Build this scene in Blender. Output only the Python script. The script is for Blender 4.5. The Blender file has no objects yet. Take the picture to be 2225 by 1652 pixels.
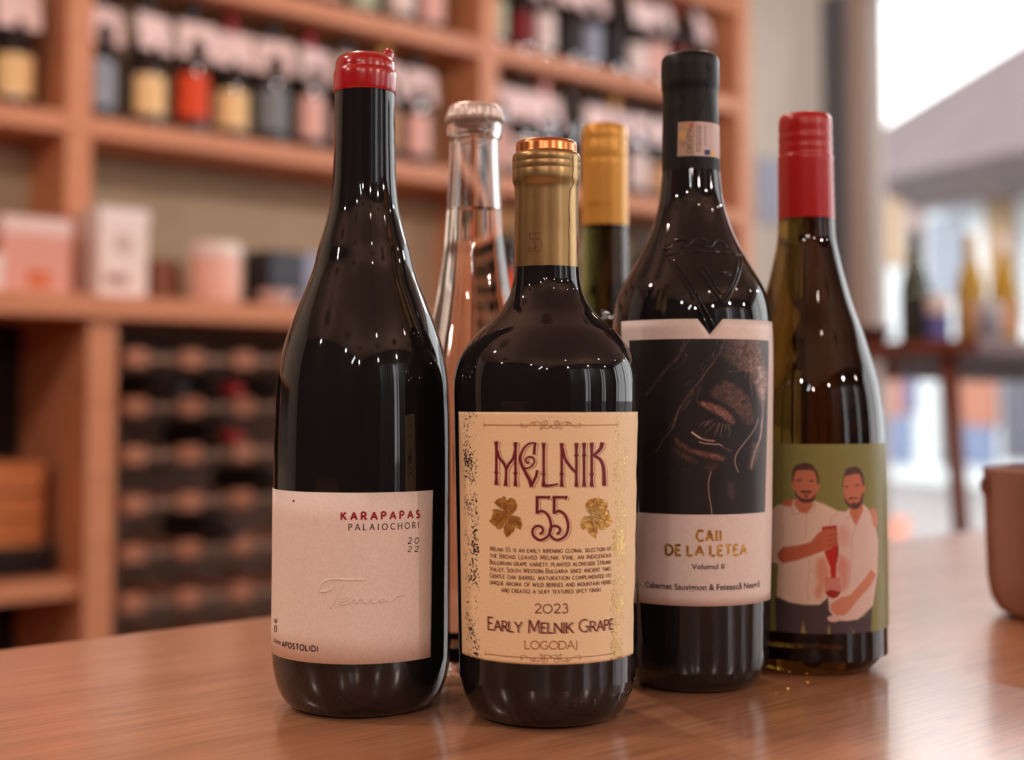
import bpy, bmesh, math, random
import numpy as np
from mathutils import Vector, Matrix
from mathutils.geometry import tessellate_polygon

random.seed(7)
rng = np.random.RandomState(11)
scene = bpy.context.scene
COL = scene.collection

# ------------------------------------------------------------------ camera
F = 3000.0                    # focal length in pixels of the 2225 x 1652 frame
PPX, PPY = 1112.5, 700.0      # principal point
YH = 870.0                    # row of the horizon
EYE = 0.141                   # eye height above the counter top (z = 0)
PITCH = math.atan((YH - PPY) / F)
FWD = np.array([0, math.cos(PITCH), math.sin(PITCH)])
UP = np.array([0, -math.sin(PITCH), math.cos(PITCH)])
cam_data = bpy.data.cameras.new('camera')
cam = bpy.data.objects.new('camera', cam_data)
COL.objects.link(cam)
cam.location = (0, 0, EYE)
cam.rotation_euler = (math.pi / 2 + PITCH, 0, 0)
cam_data.sensor_fit = 'HORIZONTAL'
cam_data.sensor_width = 36.0
cam_data.lens = 36.0 * F / 2225.0
cam_data.shift_y = -(826.0 - PPY) / 2225.0
cam_data.clip_start = 0.01
cam_data.dof.use_dof = True
cam_data.dof.focus_distance = 0.618
cam_data.dof.aperture_fstop = 4.5
scene.camera = cam

# ------------------------------------------------------------------ sky, exposure
world = bpy.data.worlds.new('overcast_sky')
scene.world = world
world.use_nodes = True
bg = world.node_tree.nodes['Background']
bg.inputs[0].default_value = (0.80, 0.79, 0.80, 1)
bg.inputs[1].default_value = 3.8
scene.view_settings.view_transform = 'Standard'
scene.view_settings.look = 'None'
scene.view_settings.exposure = 0.22
scene.view_settings.gamma = 1.0
scene.view_settings.use_curve_mapping = False
scene.cycles.caustics_reflective = False
scene.cycles.sample_clamp_indirect = 4.0
scene.cycles.max_bounces = 8
scene.cycles.diffuse_bounces = 3
scene.cycles.glossy_bounces = 3
scene.cycles.transmission_bounces = 8
scene.cycles.use_adaptive_sampling = True
scene.cycles.adaptive_threshold = 0.1
scene.cycles.adaptive_min_samples = 16

LAMP_WARM = (1.0, 0.80, 0.70)
LAMP_WHITE = (0.93, 0.96, 1.0)
LAMP_POWER = 24.0

sun_data = bpy.data.lights.new('hazy_sun', 'SUN')
sun_data.energy = 2.0
sun_data.angle = math.radians(25)
sun_data.color = (1.0, 0.95, 0.9)
sun = bpy.data.objects.new('hazy_sun', sun_data)
COL.objects.link(sun)
sun.location = (-8, -6, 9)
sun.rotation_euler = Vector((0.75, 0.55, -0.6)).to_track_quat('-Z', 'Y').to_euler()

# room axes: s runs along the shelf wall, w runs into it; floor at z = FLOOR
FLOOR, CEIL = -0.90, 2.0
ROT = math.atan2(0.674, 0.739)
P0 = (-0.983, 3.2)
CS, SN = math.cos(ROT), math.sin(ROT)


def U(s, w, z=0.0):
    return (P0[0] + CS * s - SN * w, P0[1] + SN * s + CS * w, z)


# ------------------------------------------------------------------ geometry of the view (for reading sizes off the photo)
def ray(px, py):
    a, b = (px - PPX) / F, (PPY - py) / F
    return FWD + UP * b + np.array([a, 0, 0])


def at(px, py, depth):
    """world point seen at a pixel at distance Y = depth"""
    d = ray(px, py)
    t = depth / d[1]
    return Vector((d[0] * t, depth, EYE + d[2] * t))


def project(P):
    rel = np.asarray(P, float) - np.array([0, 0, EYE])
    dep = rel @ FWD
    return PPX + F * rel[..., 0] / dep, PPY - F * (rel @ UP) / dep


# ------------------------------------------------------------------ helpers
def lin(v):
    v = v / 255.0
    return v / 12.92 if v <= 0.04045 else ((v + 0.055) / 1.055) ** 2.4


def rgb(r, g, b):
    return (lin(r), lin(g), lin(b))


MATS = {}


def mat(name, color=(0.5, 0.5, 0.5), rough=0.5, metal=0.0, spec=0.5, trans=0.0, ior=1.5, emis=None, estr=0.0, coat=0.0):
    if name in MATS:
        return MATS[name]
    m = bpy.data.materials.new(name)
    m.use_nodes = True
    p = m.node_tree.nodes['Principled BSDF']
    p.inputs['Base Color'].default_value = (*color, 1)
    p.inputs['Roughness'].default_value = rough
    p.inputs['Metallic'].default_value = metal
    p.inputs['Specular IOR Level'].default_value = spec
    p.inputs['Transmission Weight'].default_value = trans
    p.inputs['IOR'].default_value = ior
    p.inputs['Coat Weight'].default_value = coat
    if emis:
        p.inputs['Emission Color'].default_value = (*emis, 1)
        p.inputs['Emission Strength'].default_value = estr
    MATS[name] = m
    return m


class NT:
    """tiny node helper"""
    def __init__(self, m):
        self.t = m.node_tree
        self.p = self.t.nodes['Principled BSDF']

    def n(self, typ, **kw):
        nd = self.t.nodes.new(typ)
        for k, v in kw.items():
            if k.startswith('i_'):
                key = k[2:].replace('_', ' ')
                nd.inputs[key].default_value = v
            else:
                setattr(nd, k, v)
        return nd

    def l(self, a, b):
        self.t.links.new(a, b)


def ramp(nt, fac, stops):
    r = nt.n('ShaderNodeValToRGB')
    els = r.color_ramp.elements
    while len(els) < len(stops):
        els.new(0.5)
    for e, (pos, c) in zip(els, stops):
        e.position = pos
        e.color = (*c, 1)
    nt.l(fac, r.inputs[0])
    return r


def noise_mat(name, c1, c2, scale=(1, 1, 1), nscale=10, rough=0.5, bump=0.0, detail=6, spec=0.5, metal=0.0, bdist=0.001, lo=0.35, hi=0.65, coat=0.0):
    if name in MATS:
        return MATS[name]
    m = mat(name, c1, rough, metal, spec, coat=coat)
    nt = NT(m)
    tc = nt.n('ShaderNodeTexCoord')
    mp = nt.n('ShaderNodeMapping')
    mp.inputs['Scale'].default_value = scale
    nz = nt.n('ShaderNodeTexNoise')
    nz.inputs['Scale'].default_value = nscale
    nz.inputs['Detail'].default_value = detail
    nt.l(tc.outputs['Object'], mp.inputs[0])
    nt.l(mp.outputs[0], nz.inputs['Vector'])
    r = ramp(nt, nz.outputs[0], [(lo, c1), (hi, c2)])
    nt.l(r.outputs[0], nt.p.inputs['Base Color'])
    if bump:
        b = nt.n('ShaderNodeBump')
        b.inputs['Strength'].default_value = bump
        b.inputs['Distance'].default_value = bdist
        nt.l(nz.outputs[0], b.inputs['Height'])
        nt.l(b.outputs[0], nt.p.inputs['Normal'])
    return m


def link(name, me, m=None, parent=None, loc=None):
    o = bpy.data.objects.new(name, me)
    COL.objects.link(o)
    if m is not None and me is not None:
        if not me.materials:
            me.materials.append(m)
    if parent is not None:
        o.parent = parent
    if loc is not None:
        o.location = loc
    return o


def bm_mesh(bm, smooth=False, recalc=True):
    if recalc:
        bmesh.ops.recalc_face_normals(bm, faces=bm.faces)
    me = bpy.data.meshes.new('mesh')
    bm.to_mesh(me)
    bm.free()
    if smooth:
        me.shade_smooth()
    return me


def smooth_by_angle(me, deg=35):
    try:
        me.set_sharp_from_angle(angle=math.radians(deg))
    except Exception:
        pass


def thing(name, label, cat, loc=(0, 0, 0), rotz=0.0, group=None):
    o = bpy.data.objects.new(name, None)
    o.empty_display_size = 0.05
    COL.objects.link(o)
    o.location = loc
    o.rotation_euler = (0, 0, rotz)
    o['label'] = label
    o['category'] = cat
    if group:
        o['group'] = group
    return o


def tag(o, label, cat, group=None):
    o['label'] = label
    o['category'] = cat
    if group:
        o['group'] = group
    return o


def structure(o):
    o['kind'] = 'structure'
    return o


def box_bm(bm, x0, x1, y0, y1, z0, z1, bev=0.0):
    r = bmesh.ops.create_cube(bm, size=1.0)
    vs = r['verts']
    for v in vs:
        v.co = Vector(((x0 + x1) / 2 + v.co.x * (x1 - x0), (y0 + y1) / 2 + v.co.y * (y1 - y0), (z0 + z1) / 2 + v.co.z * (z1 - z0)))
    if bev > 0:
        es = list({e for v in vs for e in v.link_edges})
        bmesh.ops.bevel(bm, geom=es, offset=bev, segments=2, affect='EDGES', profile=0.5)


def box(name, x0, x1, y0, y1, z0, z1, m, parent=None, bev=0.0):
    bm = bmesh.new()
    box_bm(bm, x0, x1, y0, y1, z0, z1, bev)
    return link(name, bm_mesh(bm), m, parent)


def lathe_mesh(prof, segs=64, closed_top=True, closed_bottom=True, sharp=35):
    """prof: list of (r, z) from bottom to top"""
    vs, fs = [], []
    n = len(prof)
    ca = [(math.cos(2 * math.pi * k / segs), math.sin(2 * math.pi * k / segs)) for k in range(segs)]
    for r, z in prof:
        for c, s in ca:
            vs.append((r * c, r * s, z))
    for i in range(n - 1):
        for k in range(segs):
            k2 = (k + 1) % segs
            fs.append((i * segs + k, i * segs + k2, (i + 1) * segs + k2, (i + 1) * segs + k))
    if closed_bottom:
        vs.append((0, 0, prof[0][1]))
        b = len(vs) - 1
        for k in range(segs):
            fs.append((b, (k + 1) % segs, k))
    if closed_top:
        vs.append((0, 0, prof[-1][1]))
        b = len(vs) - 1
        o = (n - 1) * segs
        for k in range(segs):
            fs.append((b, o + k, o + (k + 1) % segs))
    me = bpy.data.meshes.new('lathe')
    me.from_pydata(vs, [], fs)
    me.shade_smooth()
    smooth_by_angle(me, sharp)
    return me


def catmull(pts, sub=4):
    """smooth a list of 2-tuples"""
    out = []
    n = len(pts)
    for i in range(n - 1):
        p0, p1, p2, p3 = pts[max(i - 1, 0)], pts[i], pts[i + 1], pts[min(i + 2, n - 1)]
        for k in range(sub):
            t = k / sub
            q = []
            for a, b, c, d in zip(p0, p1, p2, p3):
                q.append(0.5 * ((2 * b) + (-a + c) * t + (2 * a - 5 * b + 4 * c - d) * t * t + (-a + 3 * b - 3 * c + d) * t ** 3))
            out.append(tuple(q))
    out.append(tuple(pts[-1]))
    return out


def tube_mesh(pts, radii, segs=8):
    """tube along 3D points"""
    bm = bmesh.new()
    rings = []
    n = len(pts)
    for i, p in enumerate(pts):
        p = Vector(p)
        t = (Vector(pts[min(i + 1, n - 1)]) - Vector(pts[max(i - 1, 0)])).normalized()
        a = t.orthogonal().normalized() if i == 0 else (a - t * a.dot(t)).normalized()
        b = t.cross(a)
        r = radii[i] if isinstance(radii, (list, tuple)) else radii
        rings.append([bm.verts.new(p + (a * math.cos(2 * math.pi * k / segs) + b * math.sin(2 * math.pi * k / segs)) * r) for k in range(segs)])
    for i in range(n - 1):
        for k in range(segs):
            bm.faces.new((rings[i][k], rings[i][(k + 1) % segs], rings[i + 1][(k + 1) % segs], rings[i + 1][k]))
    bm.faces.new(rings[0])
    bm.faces.new(rings[-1])
    return bm_mesh(bm, smooth=True)


# ------------------------------------------------------------------ materials
M_GLASS = mat('dark_bottle_glass', (0.009, 0.009, 0.010), 0.035, spec=0.5, ior=1.52)
M_AMBER = mat('amber_bottle_glass', (0.060, 0.027, 0.004), 0.03, trans=1.0, ior=1.45)
M_OLIVE = mat('olive_bottle_glass', (0.055, 0.042, 0.009), 0.03, trans=1.0, ior=1.45)
M_CLEAR = mat('clear_bottle_glass', (0.97, 0.97, 0.96), 0.01, trans=1.0, ior=1.48)
M_ROSE = mat('rose_wine', (0.99, 0.76, 0.62), 0.0, trans=1.0, ior=1.34)
M_WAX = mat('red_sealing_wax', rgb(176, 18, 26), 0.22, spec=0.6, coat=0.3)
M_REDCAP = mat('red_screw_cap', rgb(182, 30, 28), 0.30, spec=0.5)
M_YELCAP = mat('yellow_screw_cap', rgb(216, 158, 66), 0.34, metal=0.3)
M_GOLD = noise_mat('gold_foil_capsule', rgb(158, 128, 84), rgb(172, 142, 96), (1, 1, 1), 60, rough=0.33, bump=0.25, metal=0.85, bdist=0.0006)
M_COPPER = mat('copper_foil_disc', rgb(205, 130, 80), 0.25, metal=0.9)
M_BLACKCAP = noise_mat('black_paper_capsule', rgb(20, 19, 21), rgb(26, 25, 27), (1, 1, 0.5), 130, rough=0.42, spec=0.22, bump=0.6, bdist=0.0008)
M_CROWN = mat('pale_crown_cap', rgb(225, 212, 205), 0.35, metal=0.5)
M_MAROON = mat('maroon_ink', rgb(112, 16, 38), 0.5)
M_DARKINK = mat('dark_brown_ink', rgb(52, 34, 34), 0.55)
M_BROWNINK = mat('brown_ink', rgb(110, 58, 36), 0.5)
M_REDINK = mat('crimson_ink', rgb(150, 14, 40), 0.4)
M_FOIL = noise_mat('gold_print_foil', rgb(176, 124, 62), rgb(226, 184, 104), (1, 1, 1), 420, rough=0.32, metal=0.8, bump=0.9, bdist=0.0008)
M_LEAFHI = mat('bright_gold_print', rgb(240, 206, 140), 0.3, metal=0.6)
M_FOILDULL = mat('pale_gold_print', rgb(186, 132, 84), 0.4, metal=0.4)
M_PINKEDGE = mat('pale_letter_edge', rgb(246, 216, 180), 0.5)
M_PAPER = noise_mat('white_label_paper', rgb(236, 224, 214), rgb(244, 234, 226), (1, 1, 1), 900, rough=0.6, bump=0.12, bdist=0.0002, spec=0.3)
M_PAPER2 = noise_mat('satin_label_paper', rgb(232, 222, 216), rgb(238, 228, 222), (1, 1, 1), 500, rough=0.42, bump=0.03, bdist=0.0001, spec=0.4)


def vcol_mat(name, rough=0.45, spec=0.4):
    m = mat(name, (0.5, 0.5, 0.5), rough, spec=spec)
    nt = NT(m)
    a = nt.n('ShaderNodeAttribute')
    a.attribute_name = 'print'
    nt.l(a.outputs['Color'], nt.p.inputs['Base Color'])
    return m


M_PRINT = vcol_mat('printed_label', 0.42)


def cream_label_mat():
    m = mat('worn_cream_label', rgb(238, 200, 140), 0.45, spec=0.45)
    nt = NT(m)
    uv = nt.n('ShaderNodeUVMap')
    uv.uv_map = 'label'
    sep = nt.n('ShaderNodeSeparateXYZ')
    nt.l(uv.outputs[0], sep.inputs[0])

    def noise(sc, det, mapping=(1, 1, 1), rough=0.6):
        mp = nt.n('ShaderNodeMapping')
        mp.inputs['Scale'].default_value = mapping
        nt.l(uv.outputs[0], mp.inputs[0])
        z = nt.n('ShaderNodeTexNoise')
        z.inputs['Scale'].default_value = sc
        z.inputs['Detail'].default_value = det
        z.inputs['Roughness'].default_value = rough
        nt.l(mp.outputs[0], z.inputs['Vector'])
        return z

    def math_(op, a, b):
        x = nt.n('ShaderNodeMath')
        x.operation = op
        for i, v in enumerate((a, b)):
            if hasattr(v, 'node'):
                nt.l(v, x.inputs[i])
            else:
                x.inputs[i].default_value = v
        return x.outputs[0]

    def band(lo0, lo1, hi0, hi1):
        a = nt.n('ShaderNodeMapRange')
        nt.l(sep.outputs[0], a.inputs[0])
        a.inputs[1].default_value, a.inputs[2].default_value = lo0, lo1
        b = nt.n('ShaderNodeMapRange')
        nt.l(sep.outputs[0], b.inputs[0])
        b.inputs[1].default_value, b.inputs[2].default_value = hi0, hi1
        b.inputs[3].default_value, b.inputs[4].default_value = 1.0, 0.0
        return math_('MULTIPLY', a.outputs[0], b.outputs[0])
    # u, v are 0..1 across the label (u over the label's width)
    fine = noise(42, 5, (1.7, 2.0, 1), 0.7)
    coarse = noise(5, 3, (2.0, 1.4, 1))
    wear = math_('ADD', fine.outputs[0], math_('MULTIPLY', math_('SUBTRACT', coarse.outputs[0], 0.5), 0.62))
    wear = math_('ADD', wear, math_('MULTIPLY', math_('SUBTRACT', band(-0.02, 0.06, 0.15, 0.24), 1.0), 0.5))
    dark = nt.n('ShaderNodeMapRange')
    nt.l(wear, dark.inputs[0])
    dark.inputs[1].default_value, dark.inputs[2].default_value = 0.545, 0.565
    wear2 = math_('ADD', fine.outputs[0], math_('MULTIPLY', math_('SUBTRACT', coarse.outputs[0], 0.5), 0.5))
    wear2 = math_('ADD', wear2, math_('MULTIPLY', math_('SUBTRACT', band(0.74, 0.80, 0.88, 0.97), 1.0), 0.5))
    gold = nt.n('ShaderNodeMapRange')
    nt.l(wear2, gold.inputs[0])
    gold.inputs[1].default_value, gold.inputs[2].default_value = 0.53, 0.57
    mix1 = nt.n('ShaderNodeMix', data_type='RGBA')
    mix1.inputs[6].default_value = (*rgb(247, 226, 184), 1)
    mix1.inputs[7].default_value = (*rgb(40, 26, 20), 1)
    nt.l(dark.outputs[0], mix1.inputs[0])
    mix2 = nt.n('ShaderNodeMix', data_type='RGBA')
    nt.l(mix1.outputs[2], mix2.inputs[6])
    mix2.inputs[7].default_value = (*rgb(216, 182, 116), 1)
    nt.l(gold.outputs[0], mix2.inputs[0])
    nt.l(mix2.outputs[2], nt.p.inputs['Base Color'])
    nt.l(math_('MULTIPLY', gold.outputs[0], 0.8), nt.p.inputs['Metallic'])
    nt.l(math_('SUBTRACT', 0.5, math_('MULTIPLY', gold.outputs[0], 0.22)), nt.p.inputs['Roughness'])
    rip = noise(55, 3, (1.4, 1.4, 1), 0.5)
    hgt = math_('ADD', rip.outputs[0], math_('MULTIPLY', gold.outputs[0], 0.8))
    b = nt.n('ShaderNodeBump')
    b.inputs['Strength'].default_value = 0.5
    b.inputs['Distance'].default_value = 0.0003
    nt.l(hgt, b.inputs['Height'])
    nt.l(b.outputs[0], nt.p.inputs['Normal'])
    return m


M_CREAM = cream_label_mat()


def wood_mat(name, c1, c2, c3, grain=(1.6, 46, 46), rough=0.4, fine=0.35, bump=0.12, spec=0.5):
    m = mat(name, c1, rough, spec=spec)
    nt = NT(m)
    tc = nt.n('ShaderNodeTexCoord')
    mp = nt.n('ShaderNodeMapping')
    mp.inputs['Scale'].default_value = grain
    nt.l(tc.outputs['Object'], mp.inputs[0])
    a = nt.n('ShaderNodeTexNoise')
    a.inputs['Scale'].default_value = 1.0
    a.inputs['Detail'].default_value = 5
    a.inputs['Distortion'].default_value = 0.4
    nt.l(mp.outputs[0], a.inputs['Vector'])
    r = ramp(nt, a.outputs[0], [(0.30, c1), (0.5, c2), (0.72, c3)])
    mp2 = nt.n('ShaderNodeMapping')
    mp2.inputs['Scale'].default_value = (grain[0] * 14, grain[1] * 24, grain[2] * 24)
    nt.l(tc.outputs['Object'], mp2.inputs[0])
    f = nt.n('ShaderNodeTexNoise')
    f.inputs['Scale'].default_value = 1.0
    f.inputs['Detail'].default_value = 3
    nt.l(mp2.outputs[0], f.inputs['Vector'])
    r2 = ramp(nt, f.outputs[0], [(0.36, (1 - fine, 1 - fine, 1 - fine)), (0.52, (1, 1, 1))])
    mx = nt.n('ShaderNodeMix', data_type='RGBA')
    mx.blend_type = 'MULTIPLY'
    mx.inputs[0].default_value = 1.0
    nt.l(r.outputs[0], mx.inputs[6])
    nt.l(r2.outputs[0], mx.inputs[7])
    nt.l(mx.outputs[2], nt.p.inputs['Base Color'])
    if bump:
        b = nt.n('ShaderNodeBump')
        b.inputs['Strength'].default_value = bump
        b.inputs['Distance'].default_value = 0.0004
        nt.l(f.outputs[0], b.inputs['Height'])
        nt.l(b.outputs[0], nt.p.inputs['Normal'])
    return m


M_OAK = wood_mat('oak_counter', rgb(196, 140, 104), rgb(214, 158, 120), rgb(182, 122, 88), grain=(1.3, 26, 26), rough=0.30, fine=0.34)
M_OAK.node_tree.nodes['Principled BSDF'].inputs['Coat Weight'].default_value = 1.0
M_OAK.node_tree.nodes['Principled BSDF'].inputs['Coat Roughness'].default_value = 0.18
M_SHELF = wood_mat('shelf_oak', rgb(200, 132, 92), rgb(212, 144, 104), rgb(186, 118, 80), grain=(2, 24, 24), rough=0.5, fine=0.1, bump=0.0)
M_RACK = wood_mat('rack_pine', rgb(172, 112, 84), rgb(182, 122, 92), rgb(160, 100, 74), grain=(8, 30, 30), rough=0.6, fine=0.1, bump=0.0)
M_CRATE = wood_mat('crate_wood', rgb(206, 124, 70), rgb(216, 134, 78), rgb(190, 108, 60), grain=(3, 30, 30), rough=0.6, fine=0.1, bump=0.0)
M_DARKWOOD = wood_mat('walnut_table', rgb(104, 54, 40), rgb(120, 66, 50), rgb(88, 44, 32), grain=(3, 30, 30), rough=0.5, fine=0.1, bump=0.0)
M_WALL = noise_mat('plaster_wall', rgb(214, 206, 192), rgb(220, 212, 199), (1, 1, 1), 6, rough=0.9, bump=0.05, spec=0.2)
M_CEIL = noise_mat('ceiling_plaster', rgb(196, 160, 140), rgb(204, 168, 148), (1, 1, 1), 3, rough=0.9, spec=0.2)
M_FLOOR = wood_mat('floor_boards', rgb(104, 82, 72), rgb(114, 92, 80), rgb(94, 74, 66), grain=(1, 9, 9), rough=0.5, fine=0.15, bump=0.0)
M_BACKPANEL = noise_mat('back_panel', rgb(168, 150, 124), rgb(176, 158, 132), (1, 1, 1), 5, rough=0.8, spec=0.2)
M_WALLDARK = noise_mat('dark_painted_wall', rgb(66, 58, 55), rgb(72, 63, 60), (1, 1, 1), 4, rough=0.8, spec=0.2)
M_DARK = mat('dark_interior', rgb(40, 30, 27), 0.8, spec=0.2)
M_FRAME = mat('anthracite_window_frame', rgb(92, 92, 98), 0.5)
M_FRAME2 = mat('taupe_window_frame', rgb(176, 158, 146), 0.6)
M_STEEL = mat('galvanised_strap', rgb(144, 112, 94), 0.6, metal=0.2)
M_CURTAIN = noise_mat('grey_curtain', rgb(120, 130, 144), rgb(134, 144, 158), (1, 1, 1), 30, rough=0.9, spec=0.1)
M_CLAY = noise_mat('brown_clay', rgb(146, 108, 90), rgb(154, 115, 96), (1, 1, 1), 20, rough=0.75, spec=0.3)
M_CARD = mat('white_card', rgb(246, 220, 218), 0.7, spec=0.2)


def pane_mat():
    m = bpy.data.materials.new('window_glass')
    m.use_nodes = True
    t = m.node_tree
    t.nodes.clear()
    out = t.nodes.new('ShaderNodeOutputMaterial')
    mix = t.nodes.new('ShaderNodeMixShader')
    tr = t.nodes.new('ShaderNodeBsdfTransparent')
    tr.inputs[0].default_value = (0.96, 0.97, 0.97, 1)
    gl = t.nodes.new('ShaderNodeBsdfGlossy')
    gl.inputs['Roughness'].default_value = 0.02
    fr = t.nodes.new('ShaderNodeFresnel')
    fr.inputs[0].default_value = 1.3
    t.links.new(fr.outputs[0], mix.inputs[0])
    t.links.new(tr.outputs[0], mix.inputs[1])
    t.links.new(gl.outputs[0], mix.inputs[2])
    t.links.new(mix.outputs[0], out.inputs[0])
    return m


M_PANE = pane_mat()


# ------------------------------------------------------------------ room shell (local axes s, w, z)
def room_box(name, s0, s1, w0, w1, z0, z1, m, parent=None, bev=0.0):
    """a box in the room's own axes, standing in the world"""
    o = box(name, s0, s1, w0, w1, z0, z1, m, parent, bev)
    if parent is None:
        o.location = (P0[0], P0[1], 0)
        o.rotation_euler = (0, 0, ROT)
    return o


S_L, S_R, W_F, W_B = -4.2, 3.255, -6.2, 0.22
structure(room_box('floor', S_L, S_R + 0.1, W_F, W_B, FLOOR - 0.05, FLOOR, M_FLOOR))
structure(room_box('ceiling', S_L - 0.1, S_R + 0.1, W_F - 0.1, W_B + 0.1, CEIL, CEIL + 0.1, M_CEIL))
structure(room_box('wall_back', S_L - 0.1, S_R + 0.1, W_B, W_B + 0.1, FLOOR, CEIL, M_WALL))
structure(room_box('wall_left', S_L - 0.1, S_L, W_F, W_B, FLOOR, CEIL, M_WALLDARK))
# rear wall (behind the camera) with three tall window openings
wr = structure(room_box('wall_front', S_L - 0.1, -2.0, W_F - 0.1, W_F, FLOOR, CEIL, M_WALLDARK))
for a, b, z0, z1 in ((2.6, S_R + 0.1, FLOOR, CEIL), (-2.0, 2.6, 1.45, CEIL), (-2.0, 2.6, FLOOR, FLOOR + 0.1)):
    box('wall_section', a, b, W_F - 0.1, W_F, z0, z1, M_WALLDARK, wr)
wn = structure(room_box('window_2', -2.0, 2.6, W_F - 0.06, W_F - 0.05, FLOOR + 0.1, 1.45, M_PANE))
for a in (-2.0, -0.47, 1.07, 2.55):
    box('window_frame', a - 0.03, a + 0.05, W_F - 0.09, W_F - 0.01, FLOOR + 0.1, 1.45, M_FRAME, wn)

# glazed facade on the right
wf = structure(room_box('wall_right', S_R, S_R + 0.16, W_F, W_B, 1.78, CEIL, M_WALL))
w1 = structure(room_box('window_1', S_R + 0.06, S_R + 0.066, W_F, W_B - 0.2, FLOOR, 1.78, M_PANE))
box('window_frame', S_R - 0.02, S_R + 0.14, W_B - 0.105, W_B, FLOOR, 1.78, M_FRAME, w1)
box('window_frame', S_R + 0.0, S_R + 0.12, W_B - 0.20, W_B - 0.105, FLOOR, 1.78, M_FRAME2, w1)
for k in range(1, 5):
    wq = W_B - 0.2 - 1.45 * k
    box('mullion', S_R + 0.02, S_R + 0.12, wq - 0.04, wq + 0.04, FLOOR, 1.78, M_FRAME, w1)
box('window_sill', S_R - 0.01, S_R + 0.13, W_F, W_B - 0.2, FLOOR, FLOOR + 0.06, M_FRAME, w1)

# counter
counter = thing('counter', 'pale oak counter carrying the front wine bottles', 'counter', (P0[0], P0[1], 0), ROT)
bm = bmesh.new()
box_bm(bm, -3.2, 0.75, -3.25, -2.246, -0.04, 0.0, 0.003)
link('counter_top', bm_mesh(bm), M_OAK, counter)
box('counter_body', -3.15, 0.70, -3.20, -2.30, FLOOR, -0.04, M_DARKWOOD, counter)


# ------------------------------------------------------------------ hero bottles: profile read off the photo
class Bottle:
    def __init__(self, cx, cy, d, rows, label, base_r=None, cat='bottle'):
        """cx, cy: pixel on the axis; d: distance; rows: (pixel row, half width in pixels)"""
        p = at(cx, cy, d)
        self.ax, self.ay = p.x, d
        self.cx, self.d = cx, d
        self.h = math.hypot(p.x, d)
        self.front = np.array([-p.x, -d]) / self.h
        self.right = np.array([-self.front[1], self.front[0]])
        self.prof = [self.rz(py, hw) for py, hw in rows]          # top to bottom
        self.root = thing('wine_bottle', label, cat, (self.ax, self.ay, 0))
        zs = sorted((z, r) for r, z in self.prof)
        self.zs = np.array([a for a, _ in zs])
        self.rs = np.array([b for _, b in zs])

    def rz(self, py, hw):
        r = self.h * math.sin(math.atan(hw / F))
        dep = self.d - r * r / self.d
        cx = self.cx
        z = at(cx, py, dep).z
        return (r, z)

    def R(self, z):
        return float(np.interp(z, self.zs, self.rs))

    def local(self, th, z, off=0.0):
        r = self.R(z) + off
        c, s = math.cos(th), math.sin(th)
        v = (c * self.front + s * self.right) * r
        return (v[0], v[1], z)

    def on(self, px, py, off=0.0003):
        """(angle, height) of the bottle's skin where a pixel of the photo shows it"""
        d = ray(px, py)
        z = at(px, py, self.d - 0.04).z
        th = 0.0
        for _ in range(6):
            r = self.R(z) + off
            a = d[0] ** 2 + d[1] ** 2
            b = -2 * (d[0] * self.ax + d[1] * self.ay)
            c = self.ax ** 2 + self.ay ** 2 - r * r
            disc = b * b - 4 * a * c
            t = (-b - math.sqrt(disc)) / (2 * a) if disc > 0 else -b / (2 * a)
            x, y = d[0] * t - self.ax, d[1] * t - self.ay
            z = EYE + d[2] * t
            th = math.atan2(x * self.right[0] + y * self.right[1], x * self.front[0] + y * self.front[1])
        return th, z

    def z_at(self, py, px=None):
        return self.on(self.cx if px is None else px, py)[1]


def patch(b, z0, z1, tl0, tr0, tl1, tr1, off, m, name, parent, nt=72, nz=24, thick=0.00022, cut=None, edge=None):
    """label: sheet wrapped round a bottle. tl/tr: left/right angle at the bottom (0) and top (1)"""
    bm = bmesh.new()
    uvl = bm.loops.layers.uv.new('label')
    grid, uvs = [], {}
    for j in range(nz + 1):
        v = j / nz
        row = []
        for i in range(nt + 1):
            u = i / nt
            tl, tr = tl0 + (tl1 - tl0) * v, tr0 + (tr1 - tr0) * v
            if edge:
                tr = tr + edge(v)
            z = z0 + (z1 - z0) * v
            th = tl + (tr - tl) * u
            if cut:
                z = min(z, cut(th, z1)) if v > 0.5 else z
                z = z0 + (min(z1, cut(th, z1)) - z0) * v
            vert = bm.verts.new(b.local(th, z, off))
            uvs[vert] = (u, v)
            row.append(vert)
        grid.append(row)
    for j in range(nz):
        for i in range(nt):
            f = bm.faces.new((grid[j][i], grid[j][i + 1], grid[j + 1][i + 1], grid[j + 1][i]))
            f.smooth = True
            for lp in f.loops:
                lp[uvl].uv = uvs[lp.vert]
    me = bm_mesh(bm, recalc=False)
    o = link(name, me, m, parent)
    so = o.modifiers.new('paper', 'SOLIDIFY')
    so.thickness = thick
    so.offset = -1
    return o


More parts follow.
